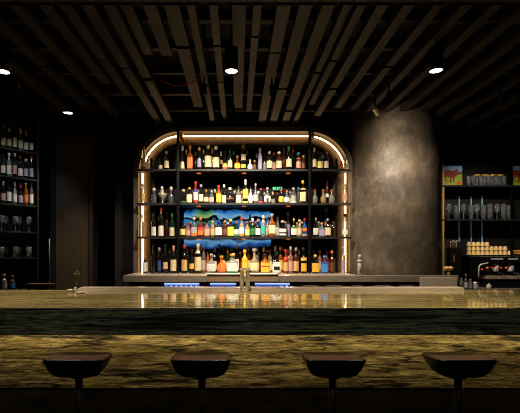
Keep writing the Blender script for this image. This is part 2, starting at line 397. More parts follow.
# ------------------------------------------------------------------ back counter
YB = 4.45
bc = thing('back_counter', 'steel back counter under the arched bottle shelves with glowing blue fridges', 'back counter', (0, YB, 0))
zt = 1.19; XL = X(123, YB); XR = X(459, YB); XM = 1.36
t = MB(); t.box((XL, YB, zt - .075), (XM, 5.25, zt)); t.box((XM, YB, zt - .075), (XR, 4.53, zt)); t.build('worktop', M_steeldk, bc, bevel=.004)
t = MB(); t.box((X(207, YB), YB - .025, zt - .07), (X(241, YB), YB + .06, zt + .012)); t.build('drip_tray', mat('warm_steel_tray', (225, 190, 145), .35, metal=.35), bc, bevel=.006)
t = MB(); t.box((X(247, YB), YB - .025, zt - .07), (X(278, YB), YB + .06, zt + .012)); t.build('drip_tray', mat('warm_steel_tray', (225, 190, 145), .35, metal=.35), bc, bevel=.006)
for a_, b_ in ((207, 241), (247, 278)):
    t = MB(); t.tube([(X(a_, YB), YB - .024, zt + .014), (X(b_, YB), YB - .024, zt + .014)], .011, 14); t.build('tray_lip', mat('bright_steel_lip', (250, 240, 225), .35), bc)
t = MB(); t.box((XL + .05, YB + .05, 0), (XM, 5.2, zt - .075)); t.box((XM, YB + .05, 0), (XR - .05, 4.53, zt - .075)); t.build('carcass', M_black, bc)
t = MB(); t.box((XL + .01, YB + .02, .0), (XL + .06, YB + .07, zt - .075)); t.build('leg', M_steeldk, bc)
for a, b2 in ((163, 200), (209, 237), (254, 291)):
    d = MB(); d.box((X(a, YB), YB + .03, .4), (X(b2, YB), YB + .052, Z(283, YB))); dr = d.build('fridge_door', M_smoke, bc)
    d = MB(); d.box((X(a + 1, YB), YB + .022, Z(284.6, YB)), (X(b2 - 1, YB), YB + .03, Z(283.2, YB))); d.build('light_strip', M_fridgew, dr)
    d = MB(); d.box((X(a + 1, YB), YB + .022, Z(291, YB)), (X(b2 - 1, YB), YB + .03, Z(284.6, YB))); d.build('blue_glow_panel', M_fridge, dr)
    n = int((b2 - a) / 5); d = MB()
    for k in range(n):
        xx = X(a + 3 + 5 * k, YB); d.lathe([(.018, .95), (.016, Z(287.6, YB)), (.008, Z(286.4, YB)), (.008, Z(285.6, YB))], 8, (xx, YB + .006, 0))
    d.build('chilled_bottles', mat('chilled_bottle_glass', (225, 235, 250), .2), dr)
for a, b2 in ((299, 322), (323, 346), (349, 366), (371, 395), (396, 418)):
    d = MB(); d.box((X(a, YB), YB + .025, .85), (X(b2, YB), YB + .05, Z(283, YB))); dr = d.build('drawer', mat('drawer_steel', (100, 94, 88), .35, metal=.9, noise=.15), bc, bevel=.003)
    d = MB(); d.box((X(a + 4, YB), YB + .008, Z(286.5, YB)), (X(b2 - 4, YB), YB + .025, Z(285.5, YB))); d.build('drawer_handle', M_steeldk, dr)
d = MB(); d.box((X(420, YB), YB - .01, .9), (X(457, YB), YB + .05, zt - .02)); d.build('front_panel', mat('pale_steel_panel', (238, 214, 184), .4, metal=.1), bc, bevel=.004)

# beer font with two chrome columns on the bar
tp = at(245, 291, 3.55)
ft = thing('beer_tap', 'chrome twin column tap standing at the back of the bar', 'tap', (tp.x, 3.55, 1.1005))
for dx in (-.028, .024):
    MB().lathe([(.018, 1.101), (.018, 1.285), (.02, 1.287), (.02, 1.3)], 20, (tp.x + dx, 3.55, 0)).build('column', M_chrome, ft)
MB().lathe([(.03, 1.101), (.03, 1.106), (.026, 1.11)], 20, (tp.x - .002, 3.55, 0), ry=.8).build('base', M_chrome, ft)
MB().box((tp.x - .044, 3.538, 1.292), (tp.x + .044, 3.562, 1.308)).build('crossbar', M_chrome, ft, bevel=.003)
sp = MB(); sp.tube([(tp.x + .024, 3.57, 1.27), (tp.x + .024, 3.61, 1.265), (tp.x + .024, 3.625, 1.225)], .007, 8); sp.build('spout', M_chrome, ft)

# ------------------------------------------------------------------ arched back bar shelving
sh = thing('back_bar_shelving', 'black bottle shelves inside a large glowing round-cornered bronze arch', 'bar shelving', (0, 5.0, zt))
YA = 5.03                        # front plane of the arch channel
def arch_path(inset, n=14):
    # path of the arch (x,z) from left foot over the top to right foot, inset in metres
    x0, x1, z1 = X(136.5, YA) + inset, X(351.5, YA) - inset, Z(129.8, YA) - inset
    R = max(.05, .56 - inset)
    p = [(x0, zt + .001)]
    for k in range(n + 1):
        a = PI - PI / 2 * k / n; p.append((x0 + R + R * math.cos(a), z1 - R + R * math.sin(a)))
    for k in range(n + 1):
        a = PI / 2 - PI / 2 * k / n; p.append((x1 - R + R * math.cos(a), z1 - R + R * math.sin(a)))
    p.append((x1, zt + .001)); return p
def band(i0, i1, y0, y1):
    a, b = arch_path(i0), arch_path(i1); n = len(a); m = MB()
    vs = [(x, y0, z) for x, z in a] + [(x, y0, z) for x, z in b] + [(x, y1, z) for x, z in a] + [(x, y1, z) for x, z in b]
    fs = []
    for k in range(n - 1):
        fs += [(k, k+1, n+k+1, n+k), (2*n+k, 3*n+k, 3*n+k+1, 2*n+k+1), (k, 2*n+k, 2*n+k+1, k+1), (n+k, n+k+1, 3*n+k+1, 3*n+k)]
    fs += [(0, n, 3*n, 2*n), (n-1, 3*n-1, 4*n-1, 2*n-1)]
    return m.add(vs, fs)
band(-.03, .03, YA - .03, 5.25).build('arch_outer_rim', M_bronzerim, sh)
band(.03, .185, YA + .08, YA + .1).build('arch_channel', M_bronze, sh)
band(.175, .195, YA - .01, 5.25).build('arch_inner_rim', M_bronzerim, sh)
lp = arch_path(.07)
MB().tube([(x, YA + .03, z) for x, z in lp], .0105, 10).build('led_tube', M_led, sh)
MB().box((X(148, 5.2), 5.24, zt + .001), (X(339, 5.2), 5.26, Z(140, 5.2))).build('back_panel', mat('black_back_board', (7, 7, 7), .6, spec=.2), sh)
SZ = [2.459, 2.048, 1.637]
SF, SB = 4.865, 5.215
for z in SZ:
    b = MB(); b.box((X(136.5, SF), SF, z - .024), (X(351.5, SF), YA - .035, z)); b.box((X(151, 5.1), YA - .035, z - .024), (X(338, 5.1), SB, z))
    s_ = b.build('shelf', M_black, sh)
    for px in (199, 244, 288):
        MB().lathe([(.028, z - .032), (.03, z - .024)], 16, (X(px, 5.0), 4.99, 0)).build('puck_light', M_puck, s_)
for px in (199, 244, 288):
    light('SPOT', 'shelf_puck_lamp', (X(px, 5.0), 4.95, SZ[2] - .034), 7, (1, .8, .56), size=.025, target=(X(px, 5.0), 4.6, zt), spot=120, blend=.6, parent=sh)
for px in (178.3, 309.3):
    x = X(px, 4.87); MB().box((x - .015, 4.838, zt + .001), (x + .015, 4.863, CZ)).build('post', M_blkmetal, sh)
    MB().box((X(px + 1.4, 4.87), 4.845, Z(137.5, 4.87)), (X(px + 4.5, 4.87), YA + .06, Z(132.5, 4.87))).build('bracket', M_brass, sh)
for px in (151.5, 336.5):
    x = X(px, 5.0); MB().box((x - .012, 4.99, zt + .001), (x + .012, 5.015, 2.62)).build('post', M_blkmetal, sh)
# backlit abstract picture behind the third shelf
def art_mat():
    m = bpy.data.materials.new('backlit_abstract_print'); m.use_nodes = True; nt = m.node_tree; N = nt.nodes; L = nt.links
    b = N['Principled BSDF']; b.inputs['Roughness'].default_value = .3
    tc = N.new('ShaderNodeTexCoord'); sx = N.new('ShaderNodeSeparateXYZ'); L.new(tc.outputs['Object'], sx.inputs[0])
    mp = N.new('ShaderNodeMapping'); mp.inputs['Scale'].default_value = (1, 1, 1.6); L.new(tc.outputs['Object'], mp.inputs[0])
    n = N.new('ShaderNodeTexNoise'); n.inputs['Scale'].default_value = 4.5; n.inputs['Detail'].default_value = 3; L.new(mp.outputs[0], n.inputs['Vector'])
    v = N.new('ShaderNodeMath'); v.operation = 'MULTIPLY_ADD'; v.inputs[1].default_value = 1 / ART_H; v.inputs[2].default_value = -.18; L.new(sx.outputs[2], v.inputs[0])
    v2 = N.new('ShaderNodeMath'); v2.operation = 'MULTIPLY_ADD'; v2.inputs[1].default_value = .36; L.new(n.outputs['Fac'], v2.inputs[0]); L.new(v.outputs[0], v2.inputs[2])
    r = N.new('ShaderNodeValToRGB'); e = r.color_ramp.elements; st = [(.02, (4, 6, 9)), (.1, (30, 90, 170)), (.2, (110, 175, 225)), (.25, (6, 10, 14)), (.42, (5, 7, 10)), (.5, (20, 70, 140)), (.62, (40, 125, 205)), (.7, (60, 150, 220)), (.725, (5, 8, 12)), (.76, (6, 10, 14)), (.78, (140, 200, 235)), (.86, (60, 145, 220)), (.92, (30, 100, 180)), (.95, (4, 6, 9))]
    while len(e) < len(st): e.new(.5)
    for k, (p, c) in enumerate(st): e[k].position = p; e[k].color = (*lin(c), 1)
    L.new(v2.outputs[0], r.inputs[0])
    a = N.new('ShaderNodeMapRange'); a.inputs['From Min'].default_value = .12; a.inputs['From Max'].default_value = .18; L.new(sx.outputs[0], a.inputs[0])
    c_ = N.new('ShaderNodeMapRange'); c_.inputs['From Min'].default_value = .42; c_.inputs['From Max'].default_value = .34; L.new(sx.outputs[0], c_.inputs[0])
    d = N.new('ShaderNodeMapRange'); d.inputs['From Min'].default_value = .56; d.inputs['From Max'].default_value = .62; L.new(v2.outputs[0], d.inputs[0])
    m1 = N.new('ShaderNodeMath'); m1.operation = 'MULTIPLY'; L.new(a.outputs[0], m1.inputs[0]); L.new(c_.outputs[0], m1.inputs[1])
    m2 = N.new('ShaderNodeMath'); m2.operation = 'MULTIPLY'; L.new(m1.outputs[0], m2.inputs[0]); L.new(d.outputs[0], m2.inputs[1])
    hs = N.new('ShaderNodeMix'); hs.data_type = 'RGBA'; hs.blend_type = 'MULTIPLY'; hs.inputs[7].default_value = (1.6, 1.1, .22, 1)
    L.new(m2.outputs[0], hs.inputs[0]); L.new(r.outputs[0], hs.inputs[6])
    L.new(hs.outputs[2], b.inputs['Base Color']); L.new(hs.outputs[2], b.inputs['Emission Color']); b.inputs['Emission Strength'].default_value = .62
    return m
ART_H = .54
p0, p1 = at(184, 249, 5.23), at(271, 207.5, 5.23)
ap = MB(); w_, h_ = p1.x - p0.x, p1.z - p0.z; rad = .1; poly = []
for cx_, cz_, a0 in ((p1.x - rad, p1.z - rad, 0), (p0.x + rad, p1.z - rad, PI/2), (p0.x + rad, p0.z + rad, PI), (p1.x - rad, p0.z + rad, 1.5*PI)):
    for k in range(7):
        a = a0 + PI/2 * k / 6; poly.append((cx_ + rad * math.cos(a), cz_ + rad * math.sin(a)))
ap.prism(poly, 5.222, 5.2385)
tag(ap.build('backlit_picture', art_mat(), loc=(p0.x, 5.23, p0.z)), 'glowing blue and green abstract picture behind the third shelf bottles', 'picture')
# mirror reflection of a green sign, built as a glowing box behind the bottles
g0 = at(272, 190.5, 5.2)
gs = thing('sign_reflection', 'tiny green sign reflection built as a glowing box behind second shelf bottles', 'sign', (g0.x, 5.2, g0.z))
MB().box((g0.x, 5.205, g0.z), (g0.x + .145, 5.238, g0.z + .06)).build('reflection_backing', M_black, gs)
gg = MB()
for k, (dx, w2, parts) in enumerate(((.012, .024, 0), (.044, .016, 1), (.066, .018, 2), (.092, .018, 3), (.118, .016, 1))):
    xx = g0.x + dx; z0_, z1_ = g0.z + .014, g0.z + .046
    if parts == 0: gg.box((xx, 5.2, z0_), (xx + w2, 5.205, z1_))
    elif parts == 1:
        gg.box((xx, 5.2, z0_), (xx + .005, 5.205, z1_)); gg.box((xx, 5.2, z1_ - .005), (xx + w2, 5.205, z1_)); gg.box((xx, 5.2, z0_), (xx + w2, 5.205, z0_ + .005))
    elif parts == 2:
        gg.box((xx, 5.2, z0_), (xx + .005, 5.205, z1_)); gg.box((xx + w2 - .005, 5.2, z0_), (xx + w2, 5.205, z1_)); gg.box((xx, 5.2, z0_), (xx + w2, 5.205, z0_ + .005)); gg.box((xx, 5.2, z1_ - .005), (xx + w2, 5.205, z1_))
    else:
        gg.box((xx + w2/2 - .0025, 5.2, z0_), (xx + w2/2 + .0025, 5.205, z1_)); gg.box((xx, 5.2, z1_ - .005), (xx + w2, 5.205, z1_))
gg.build('lettering', M_greenglow, gs)

# ------------------------------------------------------------------ bottles
PAL = {  # name: (rgb, word)
 'cream': ((208, 188, 148), 'cream'), 'white': ((212, 206, 192), 'white'), 'yellow': ((216, 170, 52), 'yellow'), 'pyel': ((214, 192, 112), 'pale yellow'), 'orange': ((205, 110, 44), 'orange'),
 'red': ((170, 48, 38), 'red'), 'pink': ((188, 140, 126), 'pink'), 'blue': ((56, 128, 196), 'blue'), 'navy': ((40, 60, 130), 'navy'), 'green': ((40, 100, 48), 'green'), 'teal': ((40, 150, 130), 'teal'),
 'lav': ((150, 140, 165), 'lavender'), 'grey': ((150, 146, 140), 'grey'), 'silver': ((196, 194, 190), 'silver'), 'tan': ((196, 156, 104), 'tan'), 'gold': ((214, 168, 74), 'gold'), 'black': ((16, 15, 14), 'black'), 'brown': ((96, 56, 32), 'brown'),
}
GL = {  # glass: rgb, transmission, word
 'dark': ((20, 15, 11), 0, 'dark'), 'amber': ((150, 76, 20), .35, 'amber'), 'clear': ((190, 190, 182), .72, 'clear'), 'green': ((18, 44, 22), .2, 'green'), 'brown': ((70, 34, 16), .2, 'brown'),
 'red': ((120, 36, 26), .3, 'red'), 'orange': ((200, 104, 34), .25, 'orange'), 'blue': ((40, 90, 160), .3, 'blue'), 'yellow': ((214, 162, 44), .1, 'yellow'), 'frost': ((150, 144, 168), .1, 'frosted lavender'), 'white': ((205, 198, 186), 0, 'white'),
 'black': ((10, 10, 11), 0, 'black'), 'grey': ((110, 106, 100), .5, 'grey'), 'pink': ((150, 104, 92), .3, 'pink'), 'pale': ((190, 166, 116), .6, 'pale straw'),
}
def gmat(k): return mat('glass_' + GL[k][2].replace(' ', '_'), GL[k][0], .1, trans=GL[k][1], spec=.6)
def lmat(k): return mat('paper_' + PAL[k][1].replace(' ', '_'), PAL[k][0], .6, noise=.10, nscale=60)
def cmat(k): return mat('cap_' + PAL[k][1].replace(' ', '_'), PAL[k][0], .35, metal=.5 if k in ('gold', 'silver') else 0)
STY = {
 # (fraction of radius, fraction of height) profile, exponent, depth ratio, neck radius ratio, label z span, noun
 'w': ([(.92, 0), (1, .015), (1, .58), (.93, .64), (.7, .70), (.42, .76), (.36, .80), (.36, .95), (.42, .955), (.42, 1)], 2, 1, .36, (.12, .46), 'wine_bottle'),
 'k': ([(.93, 0), (1, .02), (1, .56), (.95, .61), (.72, .67), (.44, .71), (.38, .75), (.38, .97), (.38, 1)], 2, 1, .38, (.1, .48), 'whisky_bottle'),
 's': ([(.93, 0), (1, .015), (1, .62), (.9, .68), (.62, .76), (.48, .82), (.45, .97), (.45, 1)], 2, 1, .45, (.12, .5), 'slim_bottle'),
 'q': ([(.94, 0), (1, .02), (1, .58), (.96, .62), (.6, .66), (.4, .69), (.36, .72), (.36, .97), (.36, 1)], 5, .8, .36, (.08, .5), 'square_bottle'),
 'b': ([(.6, 0), (.8, .04), (.97, .16), (1, .28), (.95, .4), (.75, .52), (.45, .6), (.3, .66), (.28, .74), (.28, 1)], 2, .85, .28, (.12, .44), 'round_bottle'),
 'c': ([(.95, 0), (1, .02), (1, .12), (.86, .3), (.68, .48), (.5, .66), (.38, .78), (.36, .97), (.36, 1)], 2, 1, .36, (.05, .34), 'conical_bottle'),
 'f': ([(.7, 0), (.85, .03), (1, .2), (1, .36), (.88, .5), (.6, .6), (.32, .66), (.27, .7), (.27, 1)], 2.6, .55, .27, (.1, .46), 'flask_bottle'),
}
def prof_at(pr, z):
    for (r0, z0), (r1, z1) in zip(pr, pr[1:]):
        if z0 <= z <= z1 and z1 > z0: return r0 + (r1 - r0) * (z - z0) / (z1 - z0)
    return pr[-1][0]
ORD = ['first', 'second', 'third', 'fourth', 'fifth', 'sixth', 'seventh', 'eighth', 'ninth', 'tenth', 'eleventh', 'twelfth', 'thirteenth', 'fourteenth', 'fifteenth', 'sixteenth', 'seventeenth', 'eighteenth', 'nineteenth', 'twentieth',
       'twenty-first', 'twenty-second', 'twenty-third', 'twenty-fourth', 'twenty-fifth', 'twenty-sixth', 'twenty-seventh', 'twenty-eighth', 'twenty-ninth', 'thirtieth']
ORD += ['thirty-' + o for o in ORD[:9]] + ['fortieth'] + ['forty-' + o for o in ORD[:9]]
def make_bottle(loc, h, r, sty, glass, lab, cap, extra=None, span=None, face=-PI/2):
    pr, ex, ry, nr, sp, noun = STY[sty]
    if span: sp = span
    seg = 20
    bm = MB(); body = [(a * r, z * h) for a, z in pr]
    bm.lathe(body, seg, (0,0,0), 0, ex, ry)
    o = MB_build_local(bm, noun, gmat(glass), loc)
    if lab:
        lb = MB(); n = 6; lp_ = []
        for k in range(n + 1):
            z = sp[0] + (sp[1] - sp[0]) * k / n; lp_.append((prof_at(pr, z) * r + .0012, z * h))
        lb.arc(lp_, face - 1.25, face + 1.25, 14, (0,0,0), 0, ex, ry)
        MB_build_local(lb, 'paper_label', lmat(lab), None, o)
    if extra:  # (colour, z0, z1[, halfangle])
        for e in extra:
            lb = MB(); lp_ = []
            for k in range(5):
                z = e[1] + (e[2] - e[1]) * k / 4; lp_.append((prof_at(pr, z) * r + .002, z * h))
            ha = e[3] if len(e) > 3 else 1.25
            lb.arc(lp_, face - ha, face + ha, 12, (0,0,0), 0, ex, ry)
            MB_build_local(lb, 'label_band', lmat(e[0]), None, o)
    if cap:
        cr = nr * r * 1.18 + .001; ch = .13 * h if sty != 'w' else .2 * h
        if sty == 'w': cp = [(cr * .98, h - ch), (cr * 1.02, h - .05 * h), (cr * 1.05, h - .04 * h), (cr * 1.05, h + .002)]
        else: cp = [(cr * 1.1, h - ch), (cr * 1.12, h - .02 * h), (cr, h + .003)]
        cm = MB(); cm.lathe(cp, 14); MB_build_local(cm, 'bottle_cap', cmat(cap), None, o)
    return o
def MB_build_local(mb, name, m, loc=None, parent=None):
    o = mb.build(name, m, None, loc=(0, 0, 0)); 
    if parent: o.parent = parent
    if loc is not None: o.location = (loc[0], loc[1], loc[2] + .0015)
    return o
BASE_Z = {1: SZ[0], 2: SZ[1], 3: SZ[2], 4: zt}
SHN = {1: 'top shelf', 2: 'second shelf', 3: 'third shelf', 4: 'steel counter'}
# (row, px, top_py, width_px, style, glass, label, cap, depth 0 front / 1 back, extra bands, span)
B = [
 (1,160.5,160,4,'k','dark','cream','black',0),(1,166.6,152,5,'k','dark','cream','gold',0),
 (1,143.4,147,4.6,'s','clear','white','red',0,[('red',.02,.14)]),(1,148.2,156,3.6,'k','clear','tan','grey',0),
 (1,182.6,146.5,4.2,'c','dark','cream','white',0,[('silver',.8,.86)]),(1,190,146,6,'q','amber','orange','orange',0),(1,195.4,152,4,'w','dark',None,'brown',1),(1,199.3,148,4.2,'s','dark','lav','gold',0),
 (1,203.6,150,4,'w','dark',None,'grey',1),(1,208.2,146,7.2,'k','dark','cream','gold',0,None,(.1,.56)),(1,216,147,7,'k','dark','cream','cream',0,None,(.1,.52)),(1,212.4,148,4,'w','brown',None,'pink',1),
 (1,221,152,4,'w','dark','cream','white',1,None,(.4,.6)),(1,225,152,5.4,'c','dark','gold','black',0,[('red',.04,.14)]),
 (1,230,150,5,'w','green','cream','green',0),(1,237.4,156,6.2,'b','amber','yellow','tan',0),(1,233.6,151,4,'w','dark',None,'grey',1),(1,243.4,145.5,5,'s','dark','cream','yellow',0,[('yellow',.08,.22)],(.38,.62)),
 (1,250,160,5.2,'b','white','white','cream',0),(1,254.6,161,3.4,'s','brown','brown','tan',0),(1,260,149,4.4,'s','frost','lav','silver',0),(1,264.6,153,4,'w','dark','grey','black',1),
 (1,269.4,152,6,'k','dark','cream','silver',0),(1,274,153,3.8,'s','dark','pink','red',1),(1,279,152,6,'k','brown','cream','white',0),(1,284,148,4.6,'w','brown',None,'brown',1),
 (1,288.9,147,6,'w','dark','cream','green',0),(1,292.8,147,4.4,'w','green',None,'red',1),(1,298.4,153,5.2,'k','brown','pink','blue',0,[('orange',.62,.68)]),(1,303.4,156,4,'s','brown','brown','tan',0),
 (1,314.2,148,5,'w','dark','cream','cream',0),(1,320.3,153,6.2,'k','green','pyel','black',0),(1,326.5,152,4.6,'k','dark','white','orange',0),(1,341.4,161,3.8,'s','orange','orange','gold',0),(1,346,158,4.4,'k','clear','white','grey',0),
 (2,183.4,190,5,'k','dark',None,'cream',0,[('green',.04,.16)]),(2,189.4,188,5.6,'q','dark','cream','gold',0,None,(.05,.56)),(2,195.6,182,4.6,'s','red','white','red',0,[('red',.03,.16),('navy',.5,.62)]),(2,201,185,4.8,'k','dark','cream','lav',0),
 (2,206.2,190,5,'b','brown','cream','gold',0),(2,211.6,191,5,'k','grey','pink','grey',0),(2,218.7,186,5.6,'k','amber','yellow','red',0,None,(.06,.54)),(2,224,185,4.4,'k','dark','cream','white',1),
 (2,230,188,8,'b','dark',None,'cream',0,[('brown',.24,.34)]),(2,238.5,187,5.4,'k','grey','grey','black',0,[('pyel',.03,.12)]),(2,245.5,180,5.6,'w','dark','yellow','silver',0,[('yellow',.02,.08)],(.2,.58)),
 (2,250.6,187,4.6,'b','white','white','black',0),(2,255.6,184,5,'b','grey','grey','silver',0),(2,261,189,5,'k','dark','black','red',0,[('red',.02,.12)]),(2,267.4,188,6.8,'f','grey','silver','grey',0,[('black',.1,.32,.35)]),
 (2,272.8,192,4,'w','dark','grey','tan',1),(2,281.2,190,5.6,'b','dark','yellow','red',0,None,(.08,.5)),(2,286.9,191,6,'b','clear','white','orange',0,[('navy',.62,.74)]),(2,293.6,188,5.6,'k','grey','grey','silver',0,[('white',.03,.14)]),
 (2,298.6,188,3.4,'s','grey',None,'blue',1),(2,302.9,181,6,'q','dark','cream','yellow',0,[('gold',.6,.68)]),
 (2,315,190,5.8,'b','clear',None,'orange',0),(2,323.4,190,6,'b','pale',None,'orange',0),(2,331.5,190,6,'b','clear',None,'orange',0),(2,327.2,179,5,'c','brown','white','brown',1,None,(.28,.42)),
 (2,143,184,4.4,'s','clear','tan','silver',0),(2,345,184,4.4,'s','clear','pink','silver',0),
 (3,141.8,215,5,'k','clear',None,'grey',0),(3,345,214,6.4,'k','clear','white','black',0,None,(.1,.3)),
 (3,153.8,214,5,'w','dark','white','black',0,None,(.05,.42)),(3,161,207,5.6,'w','dark','white','red',0,[('white',.78,.84),('white',.88,.94)],(.03,.36)),(3,172,214,5.2,'w','green','cream','green',0,None,(.04,.4)),(3,166.6,212,4,'w','brown',None,'pink',1),
 (3,182.8,221,5.4,'k','dark','pyel','black',0),(3,188,223,4.6,'k','pink','pink','red',0),(3,194,218,6,'q','grey','grey','cream',0,[('orange',.04,.2)]),(3,200.5,218,5.8,'q','red','red','orange',0,[('orange',.1,.34)]),
 (3,207,221,5.4,'q','pink','pink','black',0),(3,212.5,221,4.4,'s','pale','tan','tan',0),(3,218.6,221,6.6,'q','dark','white','navy',0,None,(.1,.58)),(3,225,221,4.4,'s','brown','brown','gold',0),
 (3,230.6,220,6.6,'q','dark','yellow','yellow',0,None,(.06,.58)),(3,236.3,222,4.8,'k','green','white','red',0,[('green',.02,.16)]),(3,241.7,218,5.2,'k','pale','white','red',0,[('orange',.03,.16)]),(3,247.3,222,5,'k','pale','pyel','red',0),(3,250,215,3.8,'w','green',None,'green',1),
 (3,252.6,219,5,'w','green','green','white',0),(3,258,220,5.2,'k','dark','white','orange',0),(3,263.4,216,5,'s','clear','teal','white',0,[('red',.93,.97)]),(3,267.6,219,4,'k','clear','cream','orange',1),
 (3,272,214,7,'q','amber','cream','grey',0,None,(.14,.5)),(3,277.6,217,4.4,'k','clear','white','white',1),(3,282.6,221,7.2,'q','black','white','tan',0,[('black',.2,.28)],(.08,.5)),(3,288,212,5,'k','frost','lav','silver',1),
 (3,294,219,6.4,'f','black','white','gold',0,[('green',.5,.6)]),(3,299.6,220,4.2,'s','pale','cream','cream',0),(3,304.6,219,4.8,'q','blue','orange','red',0,[('pink',.04,.16)],(.3,.5)),
 (3,315.8,218,5.4,'f','dark','white','grey',0),(3,321.8,223,5.8,'q','clear','lav','tan',0),(3,327.6,219,5.6,'q','dark','cream','grey',0),(3,320.6,207,4,'s','blue','blue','navy',1),(3,326.4,207,4,'s','teal' if False else 'blue','orange','teal',1),(3,333,222,4,'k','dark',None,'brown',0),
 (4,145.4,256,5.2,'w','dark','white','gold',0,None,(.1,.62)),(4,153.5,246,4.6,'w','dark',None,'black',0),(4,159.2,248,4,'s','dark','navy','grey',0),(4,165.4,245,5,'w','dark','tan','black',0,None,(.16,.4)),(4,173.5,246,6.2,'w','dark','cream','pink',0,None,(.1,.5)),
 (4,184.4,245,6,'k','dark','tan','red',0),(4,191.8,250,5,'k','dark','gold','black',0,None,(.2,.42)),(4,198,244,7,'w','dark','cream','cream',0,[('cream',.68,.8)],(.1,.56)),(4,203.6,247,4,'s','grey','grey','black',0),(4,207.8,252,3.6,'s','orange','orange','orange',1),
 (4,211.4,254,10,'f','clear','silver','grey',0,None,(.12,.5)),(4,214.6,249,4.6,'k','dark','cream','lav',1),(4,219.4,244,4.6,'w','dark',None,'black',1),(4,221.6,256,10,'b','orange','orange','gold',0),(4,227.6,249,4.6,'w','green','pyel','gold',1),
 (4,232.3,254,11.4,'q','clear','white','gold',0,[('green',.04,.12)],(.12,.56)),(4,236.6,245,4.8,'k','dark','white','orange',1),(4,240.2,252,3.8,'s','amber',None,'tan',1),(4,244.8,250,6.6,'k','yellow','yellow','yellow',0),(4,248.6,246,4.4,'w','brown','tan','brown',1),
 (4,254.4,249,10,'b','pale','cream','grey',0),(4,259,252,3.8,'s','red','red','white',1),(4,265.2,254,9,'q','amber','yellow','black',0,[('red',.34,.4)],(.06,.56)),(4,270,249,4.6,'k','pale','cream','brown',1),
 (4,276.6,253,9.6,'f','black','white','black',0,[('black',.16,.34,.6)],(.04,.56)),(4,280.6,247,4.8,'k','amber','yellow','tan',1),(4,285.8,250,5,'k','amber','tan','red',0,[('red',.58,.7)]),(4,290.6,247,4.6,'k','pink','pink','silver',0),(4,296,248,5.6,'k','brown','tan','grey',0),
 (4,303.8,248,6,'k','black','yellow','black',0,[('yellow',.5,.62)],(.08,.4)),
 (4,315.4,255,7,'q','dark','yellow','yellow',0,None,(.08,.56)),(4,324.6,256,7,'q','blue','blue','blue',0,[('red',.8,.86)],(.08,.56)),(4,319.8,250,4.8,'k','pink','pink','orange',1),(4,326.8,251,4.8,'k','red','red','red',1),(4,332,251,5,'k','brown','brown','orange',0),(4,313.6,250,4.4,'k','green','grey','green',1),

 (1,186.4,150,4.6,'w','dark',None,'gold',1),(1,241,153,4.4,'w','brown',None,'black',1),(1,247,151,4.6,'w','dark',None,'tan',1),(1,256.8,154,4.4,'w','dark',None,'grey',1),(1,308-3,153,4,'w','dark',None,'black',1),(1,317.4,152,4.2,'w','brown',None,'gold',1),(1,323.4,155,4.2,'w','dark',None,'grey',1),
 (2,192.6,192,4.6,'k','brown',None,'brown',1),(2,198.4,191,4.6,'k','grey',None,'grey',1),(2,215,190,4.6,'w','dark',None,'silver',1),(2,234.6,191,4.6,'w','dark',None,'grey',1),(2,242,192,4.6,'k','grey','grey','gold',1),(2,258.4,192,4.6,'k','clear','grey','white',1),(2,264.4,193,4.4,'w','dark',None,'silver',1),(2,277.2,193,4.6,'k','dark',None,'brown',1),(2,290.4,192,4.6,'k','grey','grey','grey',1),
 (3,185.4,224,4.4,'k','grey',None,'tan',1),(3,191,222,4.4,'k','brown','brown','tan',1),(3,203.6,223,4.4,'k','brown',None,'black',1),(3,215.4,224,4.4,'k','dark',None,'gold',1),(3,222,222,4.4,'k','brown','brown','black',1),(3,227.8,223,4.4,'k','dark',None,'cream',1),(3,234,224,4.2,'k','dark',None,'black',1),(3,255.2,222,4.2,'w','dark',None,'red',1),(3,285.4,222,4.4,'k','grey',None,'grey',1),(3,297,223,4.4,'k','pale','grey','tan',1),(3,301.8,222,4.4,'k','dark',None,'cream',1),(3,318.6,222,4.4,'k','grey',None,'grey',1),(3,330.4,222,4.4,'k','grey','grey','black',1),
 (4,187.4,248,4.8,'w','green',None,'red',1),(4,195.2,250,4.8,'w','dark',None,'brown',1),(4,200.8,246,4.8,'w','dark','gold','grey',1),(4,223.4,246,4.6,'w','dark','cream','black',1),(4,231.4,248,4.6,'k','green',None,'green',1),(4,252.4,246,4.6,'w','dark',None,'tan',1),(4,257,248,4.6,'k','grey','grey','silver',1),(4,263.6,247,4.8,'w','dark',None,'cream',1),(4,267.4,250,4.4,'k','brown',None,'gold',1),(4,275.4,246,4.8,'w','dark','cream','white',1),(4,283.4,248,4.6,'k','brown','cream','orange',1),(4,288.2,250,4.6,'k','amber','orange','grey',1),(4,293.2,249,4.6,'w','dark',None,'brown',1),(4,299,250,4.6,'w','dark',None,'grey',1),(4,329.4,252,4.6,'k','brown',None,'red',1),(4,162.4,250,4.6,'w','dark',None,'brown',1),(4,169.6,249,4.6,'w','dark',None,'gold',1),(4,177,250,4.4,'w','dark',None,'grey',1),
 (4,343.4,247,4.6,'k','clear','lav','silver',0),
]
def bay(px):
    return 'left arch leg' if px < 150 else 'left bay' if px < 178 else 'middle bay' if px < 309 else 'right bay' if px < 338 else 'right arch leg'
rows = {}
for b in B: rows.setdefault((b[0], bay(b[1])), []).append(b)
placed = []
